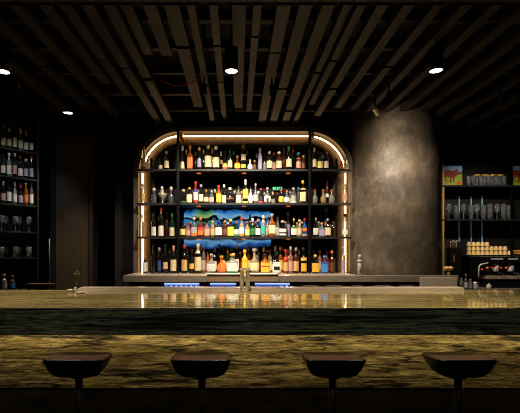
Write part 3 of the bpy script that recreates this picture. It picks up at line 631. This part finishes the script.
for (row, by), L in sorted(rows.items()):
    L.sort(key=lambda q: q[1])
    for i, b in enumerate(L):
        _, px, ty, wp_, sty, glass, lab, cap, dep = b[:9]
        extra = b[9] if len(b) > 9 else None; span = b[10] if len(b) > 10 else None
        Yb = 5.09 if dep else 4.93
        if row == 4: Yb = 5.05 if dep else 4.84
        if 'leg' in by: Yb = 4.935 if row != 4 else 4.9
        x = X(px, Yb); r = wp_ * Yb / F / 2 * (.97)
        h = Z(ty, Yb) - BASE_Z[row]
        HM = {1: .305, 2: .372, 3: .372, 4: .404}[row]
        # keep neighbours apart
        ry = STY[sty][2]
        for (qx, qy, qr, qrow) in placed:
            if qrow == row and abs(qx - x) < qr + r + .001 and abs(qy - Yb) < .085:
                gap = abs(qx - x) - qr - .0015
                if gap > r * .72: r = gap
                else: Yb = 5.09 if Yb < 5 else 5.165 if row != 4 else 5.15; x = X(px, Yb); r = wp_ * Yb / F / 2 * .9; h = Z(ty, Yb) - BASE_Z[row]
        for (qx, qy, qr, qrow) in placed:
            if qrow == row:
                dd = math.hypot(qx - x, qy - Yb)
                if dd < qr + r + .001: r = max(.011, dd - qr - .001)
        h = min(h, HM); placed.append((x, Yb, r, row))
        o = make_bottle((x, Yb, BASE_Z[row]), h, r, sty, glass, lab, cap, extra, span)
        nm = GL[glass][2] + ' bottle'
        bits = []
        if lab: bits.append(PAL[lab][1] + ' label')
        if cap: bits.append(PAL[cap][1] + ' cap')
        where = (ORD[i] + ' at the ' if len(L) > 1 else 'at the ') + by if 'leg' in by else (ORD[i] + ' from left, ' + by)
        lbl = '%s with %s, %s, %s' % (nm, ' and '.join(bits), where, SHN[row])
        if len(lbl.replace('-', ' ').split()) > 15 and len(bits) > 1: lbl = '%s with %s, %s, %s' % (nm, bits[0], where, SHN[row])
        tag(o, lbl, 'bottle', 'bottles on the ' + SHN[row] + ' of the back bar')

# dim silver barware in the left bay of the second shelf
def lathe_thing(name, m, prof, loc, label, cat, group=None, seg=24, child=None):
    mb = MB(); mb.lathe(prof, seg); o = MB_build_local(mb, name, m, loc); tag(o, label, cat, group)
    if child: 
        cm = MB(); cm.lathe(child[1], seg); MB_build_local(cm, child[0], child[2], None, o)
    return o
def P(px, Y, z): return (X(px, Y), Y, z)
lathe_thing('footed_bowl', M_steeldk, [(.03, 0), (.03, .006), (.008, .012), (.008, .05), (.03, .065), (.052, .1), (.056, .125), (.052, .125), (.03, .075), (.004, .062)], P(162.5, 4.95, SZ[1]), 'silver footed bowl in the left bay, second shelf', 'bowl')
lathe_thing('glass_decanter', M_smoke, [(.028, 0), (.032, .02), (.032, .09), (.016, .13), (.014, .17)], P(171, 4.97, SZ[1]), 'grey glass decanter right of the footed bowl, second shelf', 'decanter', child=('stopper', [(.012, .16), (.02, .18), (.018, .205), (.004, .215)], M_steel))
lathe_thing('glass_decanter', M_smoke, [(.028, 0), (.032, .02), (.032, .1), (.014, .13), (.013, .16)], P(154, 4.97, SZ[1]), 'grey glass decanter left of the footed bowl, second shelf', 'decanter', child=('stopper', [(.012, .155), (.019, .17), (.017, .19), (.004, .2)], M_steel))
lathe_thing('cocktail_shaker', M_steeldk, [(.026, 0), (.034, .13), (.035, .135), (.03, .16), (.018, .19), (.018, .2), (.015, .23)], P(162, 5.1, SZ[1]), 'steel cocktail shaker behind the footed bowl, second shelf', 'shaker', child=('lid', [(.019, .2), (.017, .235), (.005, .24)], M_steel))
# steel pepper mill at the right end
lathe_thing('steel_canister', mat('pale_steel', (225, 218, 206), .35, metal=.15), [(.021, 0), (.021, .13), (.017, .135), (.017, .145), (.027, .15), (.027, .165), (.017, .17)], P(359.5, 4.49, zt), 'slim pale steel canister beside the round column', 'canister', child=('stopper', [(.016, .17), (.016, .222), (.011, .228)], mat('pale_steel')))
# yellow flowers on the steel counter in front of the column
fx = X(448.5, 4.49)
fv = thing('flower_vase', 'tiny vase with two yellow blossoms at the right end of steel counter', 'vase', (fx, 4.49, zt))
fv_up = .003
MB().lathe([(.014, zt), (.02, zt + .012), (.018, zt + .03), (.012, zt + .042), (.015, zt + .046)], 18, (fx, 4.49, 0)).build('vase', M_brass, fv)
M_blossom = mat('yellow_blossom', (240, 200, 110), .6, noise=.25, nscale=90)
for dx, rr in ((-.024, .03), (.02, .032)):
    b = MB(); base = [( .35*rr, -.8*rr), (.8*rr, -.5*rr), (rr, 0), (.85*rr, .45*rr), (.5*rr, .8*rr), (.1*rr, .92*rr)]
    b.lathe(base, 18, (fx + dx, 4.49, zt + .07))
    for k in range(6):
        a = k * PI / 3; b.lathe([(.12*rr, -.4*rr), (.42*rr, 0), (.3*rr, .4*rr), (.05*rr, .5*rr)], 8, (fx + dx + .72*rr*math.cos(a), 4.49 + .72*rr*math.sin(a), zt + .074))
    b.build('blossom', M_blossom, fv)

fv.location.z += fv_up
# ------------------------------------------------------------------ left bottle shelves
DL = Vector((.25, .3, 0)).normalized()        # direction of the angled shelf run
PR_ = Vector((X(32, 4.82), 4.82, 0))          # right end
NL = Vector((DL.y, -DL.x, 0))                 # towards the room
LZ = [Z(153.5, 4.8), Z(180, 4.8), Z(206, 4.8), Z(232, 4.8), Z(257, 4.8)]
lu = thing('corner_shelving', 'dark angled corner shelving of bottles and glasses at the far left', 'bar shelving', PR_ - DL * .35)
def obox(mb, a, b, n0, n1, z0, z1):
    # box along DL from parameter a to b (back from the right end), depth n0..n1 along NL
    ps = []
    for z in (z0, z1):
        for (t, n) in ((a, n0), (b, n0), (b, n1), (a, n1)):
            q = PR_ - DL * t + NL * n; ps.append((q.x, q.y, z))
    return mb.add(ps, [(0,3,2,1),(4,5,6,7),(0,1,5,4),(1,2,6,5),(2,3,7,6),(3,0,4,7)])
LW = .85
for z in LZ: obox(MB(), -.02, LW, -.11, .09, z - .02, z).build('shelf', M_black, lu)
obox(MB(), -.04, LW, -.14, -.11, .0, 3.04).build('back_panel', M_black, lu)
obox(MB(), -.04, -.02, -.11, .1, .0, 3.04).build('side_panel', M_black, lu)
obox(MB(), -.02, LW, -.11, .09, 0, Z(288, 4.8)).build('cabinet', M_black, lu)
cols = [('dark','white','black'),('brown','cream','gold'),('dark','grey','silver'),('clear','white','grey'),('green','cream','black'),('dark','lav','red'),('clear','silver','white'),('amber','orange','gold'),('dark','white','orange'),('dark','pink','silver'),('grey','white','navy')]
SHL = ['top', 'second', 'third']
for k in range(3):
    n = 0
    for q in range(17):
        t_ = .025 + q * .031; dpt = .045 if q % 2 == 0 else -.04
        gl, lb, cp = cols[(q * 4 + k * 5 + (q // 3)) % len(cols)]
        if q == 1: lb, cp = ('orange', 'yellow') if k != 2 else ('cream', 'red')
        p = PR_ - DL * t_ + NL * dpt
        ang = math.atan2(-p.y, -p.x)
        o = make_bottle((p.x, p.y, LZ[k]), .25 + .03 * math.sin(q * 2.3 + k), .0235 if q % 3 else .021, 'wkks'[(q + k) % 4], gl, lb, cp, face=ang)
        tag(o, '%s bottle with %s label, %s cap, %s from right, %s corner shelf' % (GL[gl][2], PAL[lb][1], PAL[cp][1], ORD[q], SHL[k]), 'bottle', 'bottles on the ' + SHL[k] + ' shelf at far left')
WG = [(.03, 0), (.03, .003), (.005, .007), (.004, .075), (.02, .09), (.031, .12), (.03, .15), (.026, .175), (.024, .175), (.028, .15), (.029, .12), (.018, .094), (.001, .083)]
TG = [(.026, 0), (.03, .12), (.028, .12), (.0245, .008), (.001, .006)]
for k, z in ((3, LZ[3]), (4, LZ[4])):
    for q in range(7):
        t_ = .05 + q * .075; p = PR_ - DL * t_ + NL * (.035 if q % 2 == 0 else -.05)
        lathe_thing('wine_glass' if k == 3 else 'tumbler', M_glass, WG if k == 3 else [(a, b * 1.0) for a, b in TG], (p.x, p.y, z),
                    'clear %s, %s from right on the %s shelf of corner shelving' % ('wine glass' if k == 3 else 'tumbler', ORD[q], 'fourth' if k == 3 else 'lowest'), 'glass', 'glasses on corner shelving, ' + ('fourth shelf' if k == 3 else 'lowest shelf'), seg=18)
zc_ = Z(288, 4.8)
for q, (t_, n_, gl, lb, cp) in enumerate(((.52, .06, 'dark', 'lav', 'pink'), (.42, .06, 'clear', 'white', 'silver'), (.33, .06, 'clear', 'grey', 'white'), (.24, .05, 'grey', 'blue', 'orange'))):
    p = PR_ - DL * t_ + NL * n_
    o = make_bottle((p.x, p.y, zc_), .22 - .02 * q, .03, 'k', gl, lb, cp, face=math.atan2(-p.y, -p.x))
    tag(o, '%s bottle with %s label on the cabinet under the corner shelving' % (GL[gl][2], PAL[lb][1]), 'bottle', 'bottles on the corner cabinet')
# slim steel paper holder and tray in front of the brown panel
q0 = at(44, 288, 4.45)
rk = thing('rod_stand', 'slim upright steel rod on a flat wooden tray beside the brown panel', 'stand', (q0.x, 4.4, 0))
MB().box((X(28, 4.4), 4.33, Z(285.5, 4.4)), (X(53, 4.4), 4.46, Z(283.5, 4.4))).build('tray', M_wood, rk)
MB().lathe([(.006, Z(284, 4.4)), (.006, Z(239, 4.4))], 10, (X(49.5, 4.4), 4.4, 0)).build('rod', M_steeldk, rk)
MB().box((X(30, 4.4), 4.34, 0), (X(51, 4.4), 4.45, Z(285.5, 4.4))).build('pedestal', M_black, rk)
# garnish things on the bar near the left
p = at(70.5, 291, 3.5)
lathe_thing('small_bowl', M_white, [(.012, 0), (.02, .008), (.026, .022), (.024, .024), (.014, .01)], (p.x, 3.5, 1.10), 'small white bowl at the back of the bar, left', 'bowl')
p = at(75.5, 291, 3.52)
sv = thing('bud_vase', 'tiny bud vase with a green sprig beside the white bowl', 'vase', (p.x, 3.52, 1.10))
MB().lathe([(.012, 1.1), (.015, 1.11), (.01, 1.135), (.009, 1.14)], 14, (p.x, 3.52, 0)).build('vase', M_white, sv)
b = MB(); b.tube([(p.x, 3.52, 1.11), (p.x + .004, 3.52, 1.15), (p.x + .012, 3.52, 1.185)], .002, 6); b.build('stem', M_leaf, sv)
for k, (dx, dz, a) in enumerate(((.012, .185, .9), (.006, .165, 2.2), (.014, .17, .3))):
    b = MB(); ca, sa = math.cos(a), math.sin(a); l = .032
    c0 = Vector((p.x + dx - .004, 3.52, 1.1 + dz - .02)); d_ = Vector((ca, 0, sa)); n_ = Vector((-sa, 0, ca))
    b.add([c0, c0 + d_*l*.4 + n_*.008 + Vector((0,-.004,0)), c0 + d_*l, c0 + d_*l*.4 - n_*.008 + Vector((0,.004,0)), c0 + d_*l*.45 + Vector((0,-.006,0))], [(0,1,4),(1,2,4),(2,3,4),(3,0,4)]); b.build('leaf', M_leaf, sv)
p = at(81, 291, 3.4)
lathe_thing('side_plate', M_white, [(.02, 0), (.03, .003), (.045, .008), (.044, .01), (.02, .004)], (p.x, 3.4, 1.10), 'small white plate beside the bud vase on the bar', 'plate')

# ------------------------------------------------------------------ right shelving
YR = 5.5
ru = thing('glassware_shelving', 'dark glassware shelving to the right of the round column', 'bar shelving', (3.4, YR + .1, 0))
RZ = [Z(185.5, YR), Z(219.5, YR), Z(255, YR)]
XA, XB = X(441.5, YR), X(545, YR)
MB().box((XA, YR + .3, 0), (XB, YR + .33, 3.3)).build('back_panel', M_black, ru)
for k, z in enumerate(RZ[:2]): MB().box((XA, YR - .03, z - .022), (XB, YR + .3, z)).build('shelf', mat('smoked_glass_shelf', (30, 36, 36), .15), ru)
MB().box((X(466, YR), YR - .03, RZ[2] - .022), (XB, YR + .3, RZ[2])).build('shelf', mat('smoked_glass_shelf'), ru)
MB().box((XA, YR - .03, 1.001), (XA + .022, YR, 2.85)).build('post', M_brass, ru)
for px in (470.5, 483, 494.5):
    MB().box((X(px - .45, YR), YR + .27, Z(242, YR + .27)), (X(px + .45, YR), YR + .29, Z(196, YR + .27))).build('light_tube', M_bluetube, ru)
for px in (511,):
    MB().box((X(px, YR) - .01, YR - .02, 1.001), (X(px, YR) + .01, YR, 3.0)).build('post', M_blkmetal, ru)
# side counter
YS = 4.8
sc_ = thing('side_counter', 'low black side counter carrying the espresso machine', 'counter', (3.3, YS + .3, 0))
zs = 1.0
MB().box((X(460, YS), YS, zs - .04), (4.3, YR + .26, zs)).build('worktop', M_steeldk, sc_)
MB().box((X(460, YS) + .02, YS + .04, 0), (4.28, YR + .26, zs - .04)).build('cabinet', M_black, sc_)
# picture cards with a brown animal in a meadow
M_sky = mat('print_sky', (120, 150, 190), .5, noise=.2, nscale=20); M_meadow = mat('print_meadow', (128, 138, 40), .5, noise=.3, nscale=25); M_animal = mat('print_brown', (110, 44, 24), .5, noise=.3, nscale=30); M_redp = mat('print_red', (200, 50, 30), .5); M_hedge = mat('print_hedge', (70, 100, 40), .5, noise=.4, nscale=30)
def picture(px0, px1, py0, label):
    a = at(px0, 185, YR); wd = X(px1, YR) - X(px0, YR); ht = Z(py0, YR) - RZ[0]
    z0 = RZ[0]; x0 = a.x; y = YR + .03
    m = MB(); m.box((x0, y + .002, z0), (x0 + wd, y + .014, z0 + ht), 0)
    def q(poly, off, mi): m.prism([(x0 + u * wd, z0 + v * ht) for u, v in poly], y + .002 - off, y + .003, mi)
    q([(0, .02), (1, .02), (1, 1), (0, 1)], .0005, 0)
    q([(0, .5), (1, .55), (1, .72), (.7, .66), (.4, .74), (0, .7)], .001, 4)
    q([(0, 0), (1, 0), (1, .58), (.5, .5), (0, .54)], .0015, 1)
    q([(.0, .52), (.06, .74), (.2, .8), (.5, .74), (.62, .76), (.66, .84), (.74, .84), (.76, .74), (.88, .7), (.93, .6), (.86, .54), (.74, .56), (.66, .46), (.6, .44), (.58, .18), (.52, .18), (.5, .4), (.44, .4), (.42, .14), (.36, .14), (.34, .42), (.16, .46), (.14, .24), (.08, .24), (.06, .46)], .002, 2)
    q([(.72, .08), (.9, .06), (.96, .16), (.86, .22), (.74, .18)], .002, 3)
    o = m.build('picture_card', [M_sky, M_meadow, M_animal, M_redp, M_hedge], loc=(x0, y, z0 + .0015))
    o.location.z += .002
    tag(o, label, 'picture', 'pictures on the glassware shelving')
picture(444.5, 463.5, 165.5, 'picture card of a brown animal in a meadow next to the column')
picture(513, 532, 165.5, 'picture card of a brown animal in a meadow cut off by the right edge')
# lidded jars and tumblers on the top shelf
for i, px in enumerate((477, 484.6, 492.2, 499.8)):
    mb = MB(); mb.lathe([(.046, 0), (.05, .01), (.05, .11), (.042, .13), (.042, .14)], 24)
    o = MB_build_local(mb, 'glass_jar', M_smoke, (X(px, YR + .1), YR + .1, RZ[0]))
    c = MB(); c.lathe([(.045, .14), (.046, .163), (.04, .167)], 24); MB_build_local(c, 'lid', cmat('gold'), None, o)
    tag(o, 'clear jar with gold lid, %s from left in the row on the top shelf' % ORD[i], 'jar', 'gold lidded jars')
for i, px in enumerate((468.5, 473, 480.8, 488.4, 496, 504)):
    lathe_thing('tumbler', M_glass, [(.022, 0), (.028, .13), (.026, .13), (.02, .008), (.001, .006)], (X(px, YR + .0), YR + .0, RZ[0]), 'clear tumbler, %s from left before the gold lidded jars' % ORD[i], 'glass', 'tumblers before the jars', seg=18)
# stemware and tumblers on the second shelf
for i, px in enumerate((449, 456, 463.5, 471, 477, 483.5, 490, 497, 503.5, 509)):
    prof = WG if i in (0, 2, 4, 7) else [(.03, 0), (.036, .2 if i % 2 else .22), (.034, .2 if i % 2 else .22), (.028, .01), (.001, .008)]
    if i in (0, 2, 4, 7): prof = [(a * 1.1, b * 1.25) for a, b in WG]
    lathe_thing('wine_glass' if i in (0, 2, 4, 7) else 'highball_glass', M_glass, prof, (X(px, YR + .06), YR + .06, RZ[1]), 'clear %s, %s from left on the second glassware shelf' % ('wine glass' if i in (0, 2, 4, 7) else 'highball glass', ORD[i]), 'glass', 'glasses on the second glassware shelf', seg=20)
# stacked cups: three tiers, lower towards the right
cw = .0625; tier = 0
cupP = [(.031, 0), (.031, .004), (.022, .05), (.02, .058), (.001, .059)]
for tq in range(3):
    nn = (10, 9, 5)[tq]
    for i in range(nn):
        if tq == 0: zz = RZ[2]
        x = X(469, YR + .05) + i * cw
        o = lathe_thing('espresso_cup', M_cup, cupP, (x, YR + .05, RZ[2] + tq * .06), 'cream cup, %s from left in the %s tier of the cup stack' % (ORD[i], ('bottom', 'middle', 'top')[tq]), 'cup', 'stacked espresso cups', seg=18)
for k in range(3):
    lathe_thing('serving_plate', mat('honey_ceramic', (214, 160, 80), .35), [(.05, 0), (.075, .006), (.1, .018), (.098, .022), (.05, .008)], (X(517, YR + .08) + .02, YR + .08, RZ[2] + k * .022), 'honey coloured plate, %s from bottom of the pile beside the cups' % ORD[k], 'plate', 'pile of plates beside the cups')

# espresso machine
em = thing('espresso_machine', 'black espresso machine on the side counter at the right edge', 'espresso machine', (X(505, 5.0), 5.0, zs))
YE = 5.0; x0, x1 = X(489, YE), X(560, YE)
MB().box((x0, YE + .12, zs + .04), (x1, YE + .42, Z(256.5, YE))).build('body', mat('black_enamel', (16, 16, 17), .25), em, bevel=.01)
MB().box((x0 + .02, YE + .0, Z(263, YE)), (x1, YE + .12, Z(257, YE))).build('control_head', mat('black_enamel'), em, bevel=.006)
for a, b2 in ((491, 503), (508, 518)):
    MB().box((X(a, YE), YE - .004, Z(259.6, YE)), (X(b2, YE), YE, Z(258.2, YE))).build('display', mat('dim_display', (120, 122, 126), emit=(110, 112, 118), es=.35), em)
MB().box((x0 - .03, YE - .04, Z(279, YE)), (x1, YE + .12, Z(276, YE))).build('drip_tray', M_steeldk, em, bevel=.004)
MB().box((x0, YE - .02, zs), (x1, YE + .42, Z(279, YE))).build('base', mat('black_enamel'), em)
for k, px in enumerate((493, 497.5, 502.5, 507, 512, 517)):
    m_ = (M_amberled, M_redled, M_amberled, M_redled, M_amberled, M_blueled)[k]
    MB().lathe([(.011, 0), (.011, .012)], 12, (X(px, YE), YE + .118, Z(268, YE)), axis=Matrix.Rotation(PI/2, 3, 'X')).build('button', m_, em)
for px in (499, 514):
    b = MB(); b.lathe([(.035, Z(271.5, YE)), (.035, Z(263, YE))], 20, (X(px, YE), YE + .06, 0)); g_ = b.build('group_head', M_chrome, em)
    b = MB(); b.tube([(X(px, YE), YE + .04, Z(272.5, YE)), (X(px, YE), YE - .1, Z(273.5, YE))], .012, 10); b.build('portafilter', mat('black_enamel'), g_)
b = MB(); b.tube([at(488, 263, YE), at(480.5, 264.5, YE), at(479, 267, YE), at(478.5, 278, YE)], .009, 8); b.build('steam_wand', M_chrome, em)
MB().box((X(480.5, YE), YE + .03, Z(276, YE)), (X(487, YE), YE + .1, Z(265.5, YE))).build('water_block', mat('black_enamel'), em)
MB().box((X(482.5, YE), YE + .025, Z(270, YE)), (X(484, YE), YE + .03, Z(268.5, YE))).build('pilot_light', M_redled, em)
lathe_thing('milk_jug', M_chrome, [(.03, 0), (.035, .02), (.03, .06), (.026, .075), (.032, .085), (.03, .085), (.024, .074), (.02, .01)], (X(475.5, 4.86), 4.86, zs), 'small chrome milk jug left of the espresso machine', 'jug')
# bottles and jars beside it
for i, (px, hh, g_, lb, cp, st) in enumerate(((461.5, .13, 'clear', None, 'silver', 's'), (466, .18, 'grey', 'silver', 'orange', 'k'), (470.5, .12, 'clear', 'grey', 'silver', 's'))):
    o = make_bottle((X(px, 4.85), 4.85, zs), hh, .024, st, g_, lb, cp)
    tag(o, 'small %s bottle with %s cap, %s from left by the espresso machine' % (GL[g_][2], PAL[cp][1], ORD[i]), 'bottle', 'small bottles by the espresso machine')
lathe_thing('sugar_bowl', M_white, [(.016, 0), (.028, .012), (.03, .03), (.024, .05), (.01, .058), (.006, .07)], (X(489, 4.86), 4.86, zs), 'small white lidded sugar bowl in front of the espresso machine', 'bowl')
# black utensil box with bar tools
ub = thing('utensil_box', 'tall black box holding bar tools between column and cups', 'box', (X(455, 4.95), 4.95, zs))
xa, xb = X(449.6, 4.95), X(459, 4.95); zz1 = Z(247.5, 4.95)
m = MB(); m.box((xa, 4.9, zs), (xb, 4.91, zz1)); m.box((xa, 5.01, zs), (xb, 5.02, zz1)); m.box((xa, 4.91, zs), (xa + .008, 5.01, zz1)); m.box((xb - .008, 4.91, zs), (xb, 5.01, zz1)); m.box((xa, 4.9, zs), (xb, 5.02, zs + .01))
m.build('box', mat('matt_black_card', (22, 21, 20), .5), ub)
MB().box((X(453.2, 4.9), 4.898, Z(262, 4.9)), (X(454.8, 4.9), 4.9, Z(255, 4.9))).build('emblem', mat('copper_print', (170, 80, 40), .4), ub)
for i, (dx, tz, lean) in enumerate(((.024, .075, -.006), (.046, .09, .0), (.068, .08, .004), (.088, .085, .006))):
    b = MB(); xx = xa + dx
    b.tube([(xx, 4.96, zs + .013), (xx + lean, 4.96, zz1 + tz - .03)], .0035, 6)
    b.lathe([(.002, -.022), (.011, -.008), (.012, .006), (.004, .018)], 10, (xx + lean, 4.96, zz1 + tz - .012), ry=.4)
    tag(b.build('bar_spoon', M_steeldk, loc=(xx, 4.96, zs + .012)), 'steel bar spoon standing in the black utensil box, %s from left' % ORD[i], 'spoon', 'bar spoons in the utensil box')

# ------------------------------------------------------------------ lamps
def downlight(px, py, Y, label, energy, col=WARM2, angle=75, dia=.09):
    p = at(px, py, Y)
    r = thing('pendant_downlight', label, 'ceiling light', p, 'cylinder downlights over the bar')
    MB().lathe([(dia/2, p.z), (dia/2 + .006, p.z + .0), (dia/2 + .006, p.z + .17), (.02, p.z + .175)], 28, (p.x, p.y, 0), cap0=False).build('housing', M_blkmetal, r)
    MB().lathe([(dia/2, p.z + .004), (dia/2, p.z + .012)], 28, (p.x, p.y, 0)).build('lens', M_lampface, r)
    MB().lathe([(.006, p.z + .17), (.006, 3.6)], 8, (p.x, p.y, 0)).build('stem', M_blkmetal, r)
    light('SPOT', 'downlight_lamp', (p.x, p.y, p.z - .004), energy * 1.8, col, size=dia * .4, target=(p.x, p.y + .0001, 0), spot=angle, blend=.7, parent=r)
downlight(231.5, 71.5, 3.0, 'lit cylinder downlight over the middle of the bar', 60)
downlight(436, 71, 3.0, 'lit cylinder downlight over the bar on the right, before the column', 60)
downlight(3, 72, 3.0, 'lit cylinder downlight at the left edge of the photo', 60)
downlight(68, 113, 4.6, 'lit cylinder downlight in front of the brown wall panel', 60, angle=84, dia=.1)
def trackspot(px, py, Y, tgt, label, energy, col, spot, size=.03, body=M_blkmetal, blend=.8):
    p = at(px, py, Y); d = (Vector(tgt) - p).normalized()
    q = d.to_track_quat('Z', 'Y').to_matrix()
    r = thing('track_spotlight', label, 'spotlight', p, 'spotlights on the ceiling')
    MB().lathe([(.014, -.09), (.024, -.08), (.024, -.02), (.033, .0)], 22, p, axis=q, cap1=False).build('spot_head', body, r)
    MB().lathe([(.024, -.015), (.024, -.01)], 18, p, axis=q).build('lens', M_lampface, r)
    b = MB(); b.tube([p - d * .06, p - d * .06 + Vector((0, 0, .06)), (p - d * .06).xy.to_3d() + Vector((0, 0, 3.58))], .008, 8); b.build('stem', M_blkmetal, r)
    light('SPOT', 'spot_lamp', p + d * .006, energy, col, size=size, target=tgt, spot=spot, blend=blend, parent=r)
trackspot(204, 93, 3.7, (-.45, 4.95, 1.75), 'black spotlight aimed at the shelves, leftmost of those three', 190, WARM2, 78)
trackspot(233, 113, 4.15, (.05, 4.95, 1.6), 'black spotlight aimed at the shelves, closest to the arch top', 120, WARM2, 84)
trackspot(272.5, 94, 3.72, (.62, 4.95, 1.75), 'black spotlight aimed at the shelves, rightmost of those three', 190, WARM2, 78)
trackspot(378, 113.5, 4.12, (1.93, 4.56, 2.6), 'pale metal spotlight lighting the round column', 16, WARM2, 110, body=M_steel)
trackspot(390, 101, 3.85, (2.0, 4.6, 1.55), 'black spotlight above and right of the pale metal spotlight', 95, WARM2, 100)
# accent spots added to brighten the left and right shelving
trackspot(18, 88, 3.6, (-2.5, 4.75, 2.2), 'added black spotlight aimed at the corner shelving', 24, COOL, 46)
trackspot(500, 104, 4.0, (3.4, 5.5, 1.8), 'added black spotlight aimed at the glassware shelving', 130, WARM2, 60)
# unseen row of dim downlights, added behind the camera to light the bar front
for nm_, xx in (('left', -1.7), ('middle', 0.0), ('right', 1.7)):
    downlight(VX + xx * F / .75, VY - 1.35 * F / .75, .75, 'added unseen downlight lighting the bar front, %s of the row' % nm_, 8, angle=150)
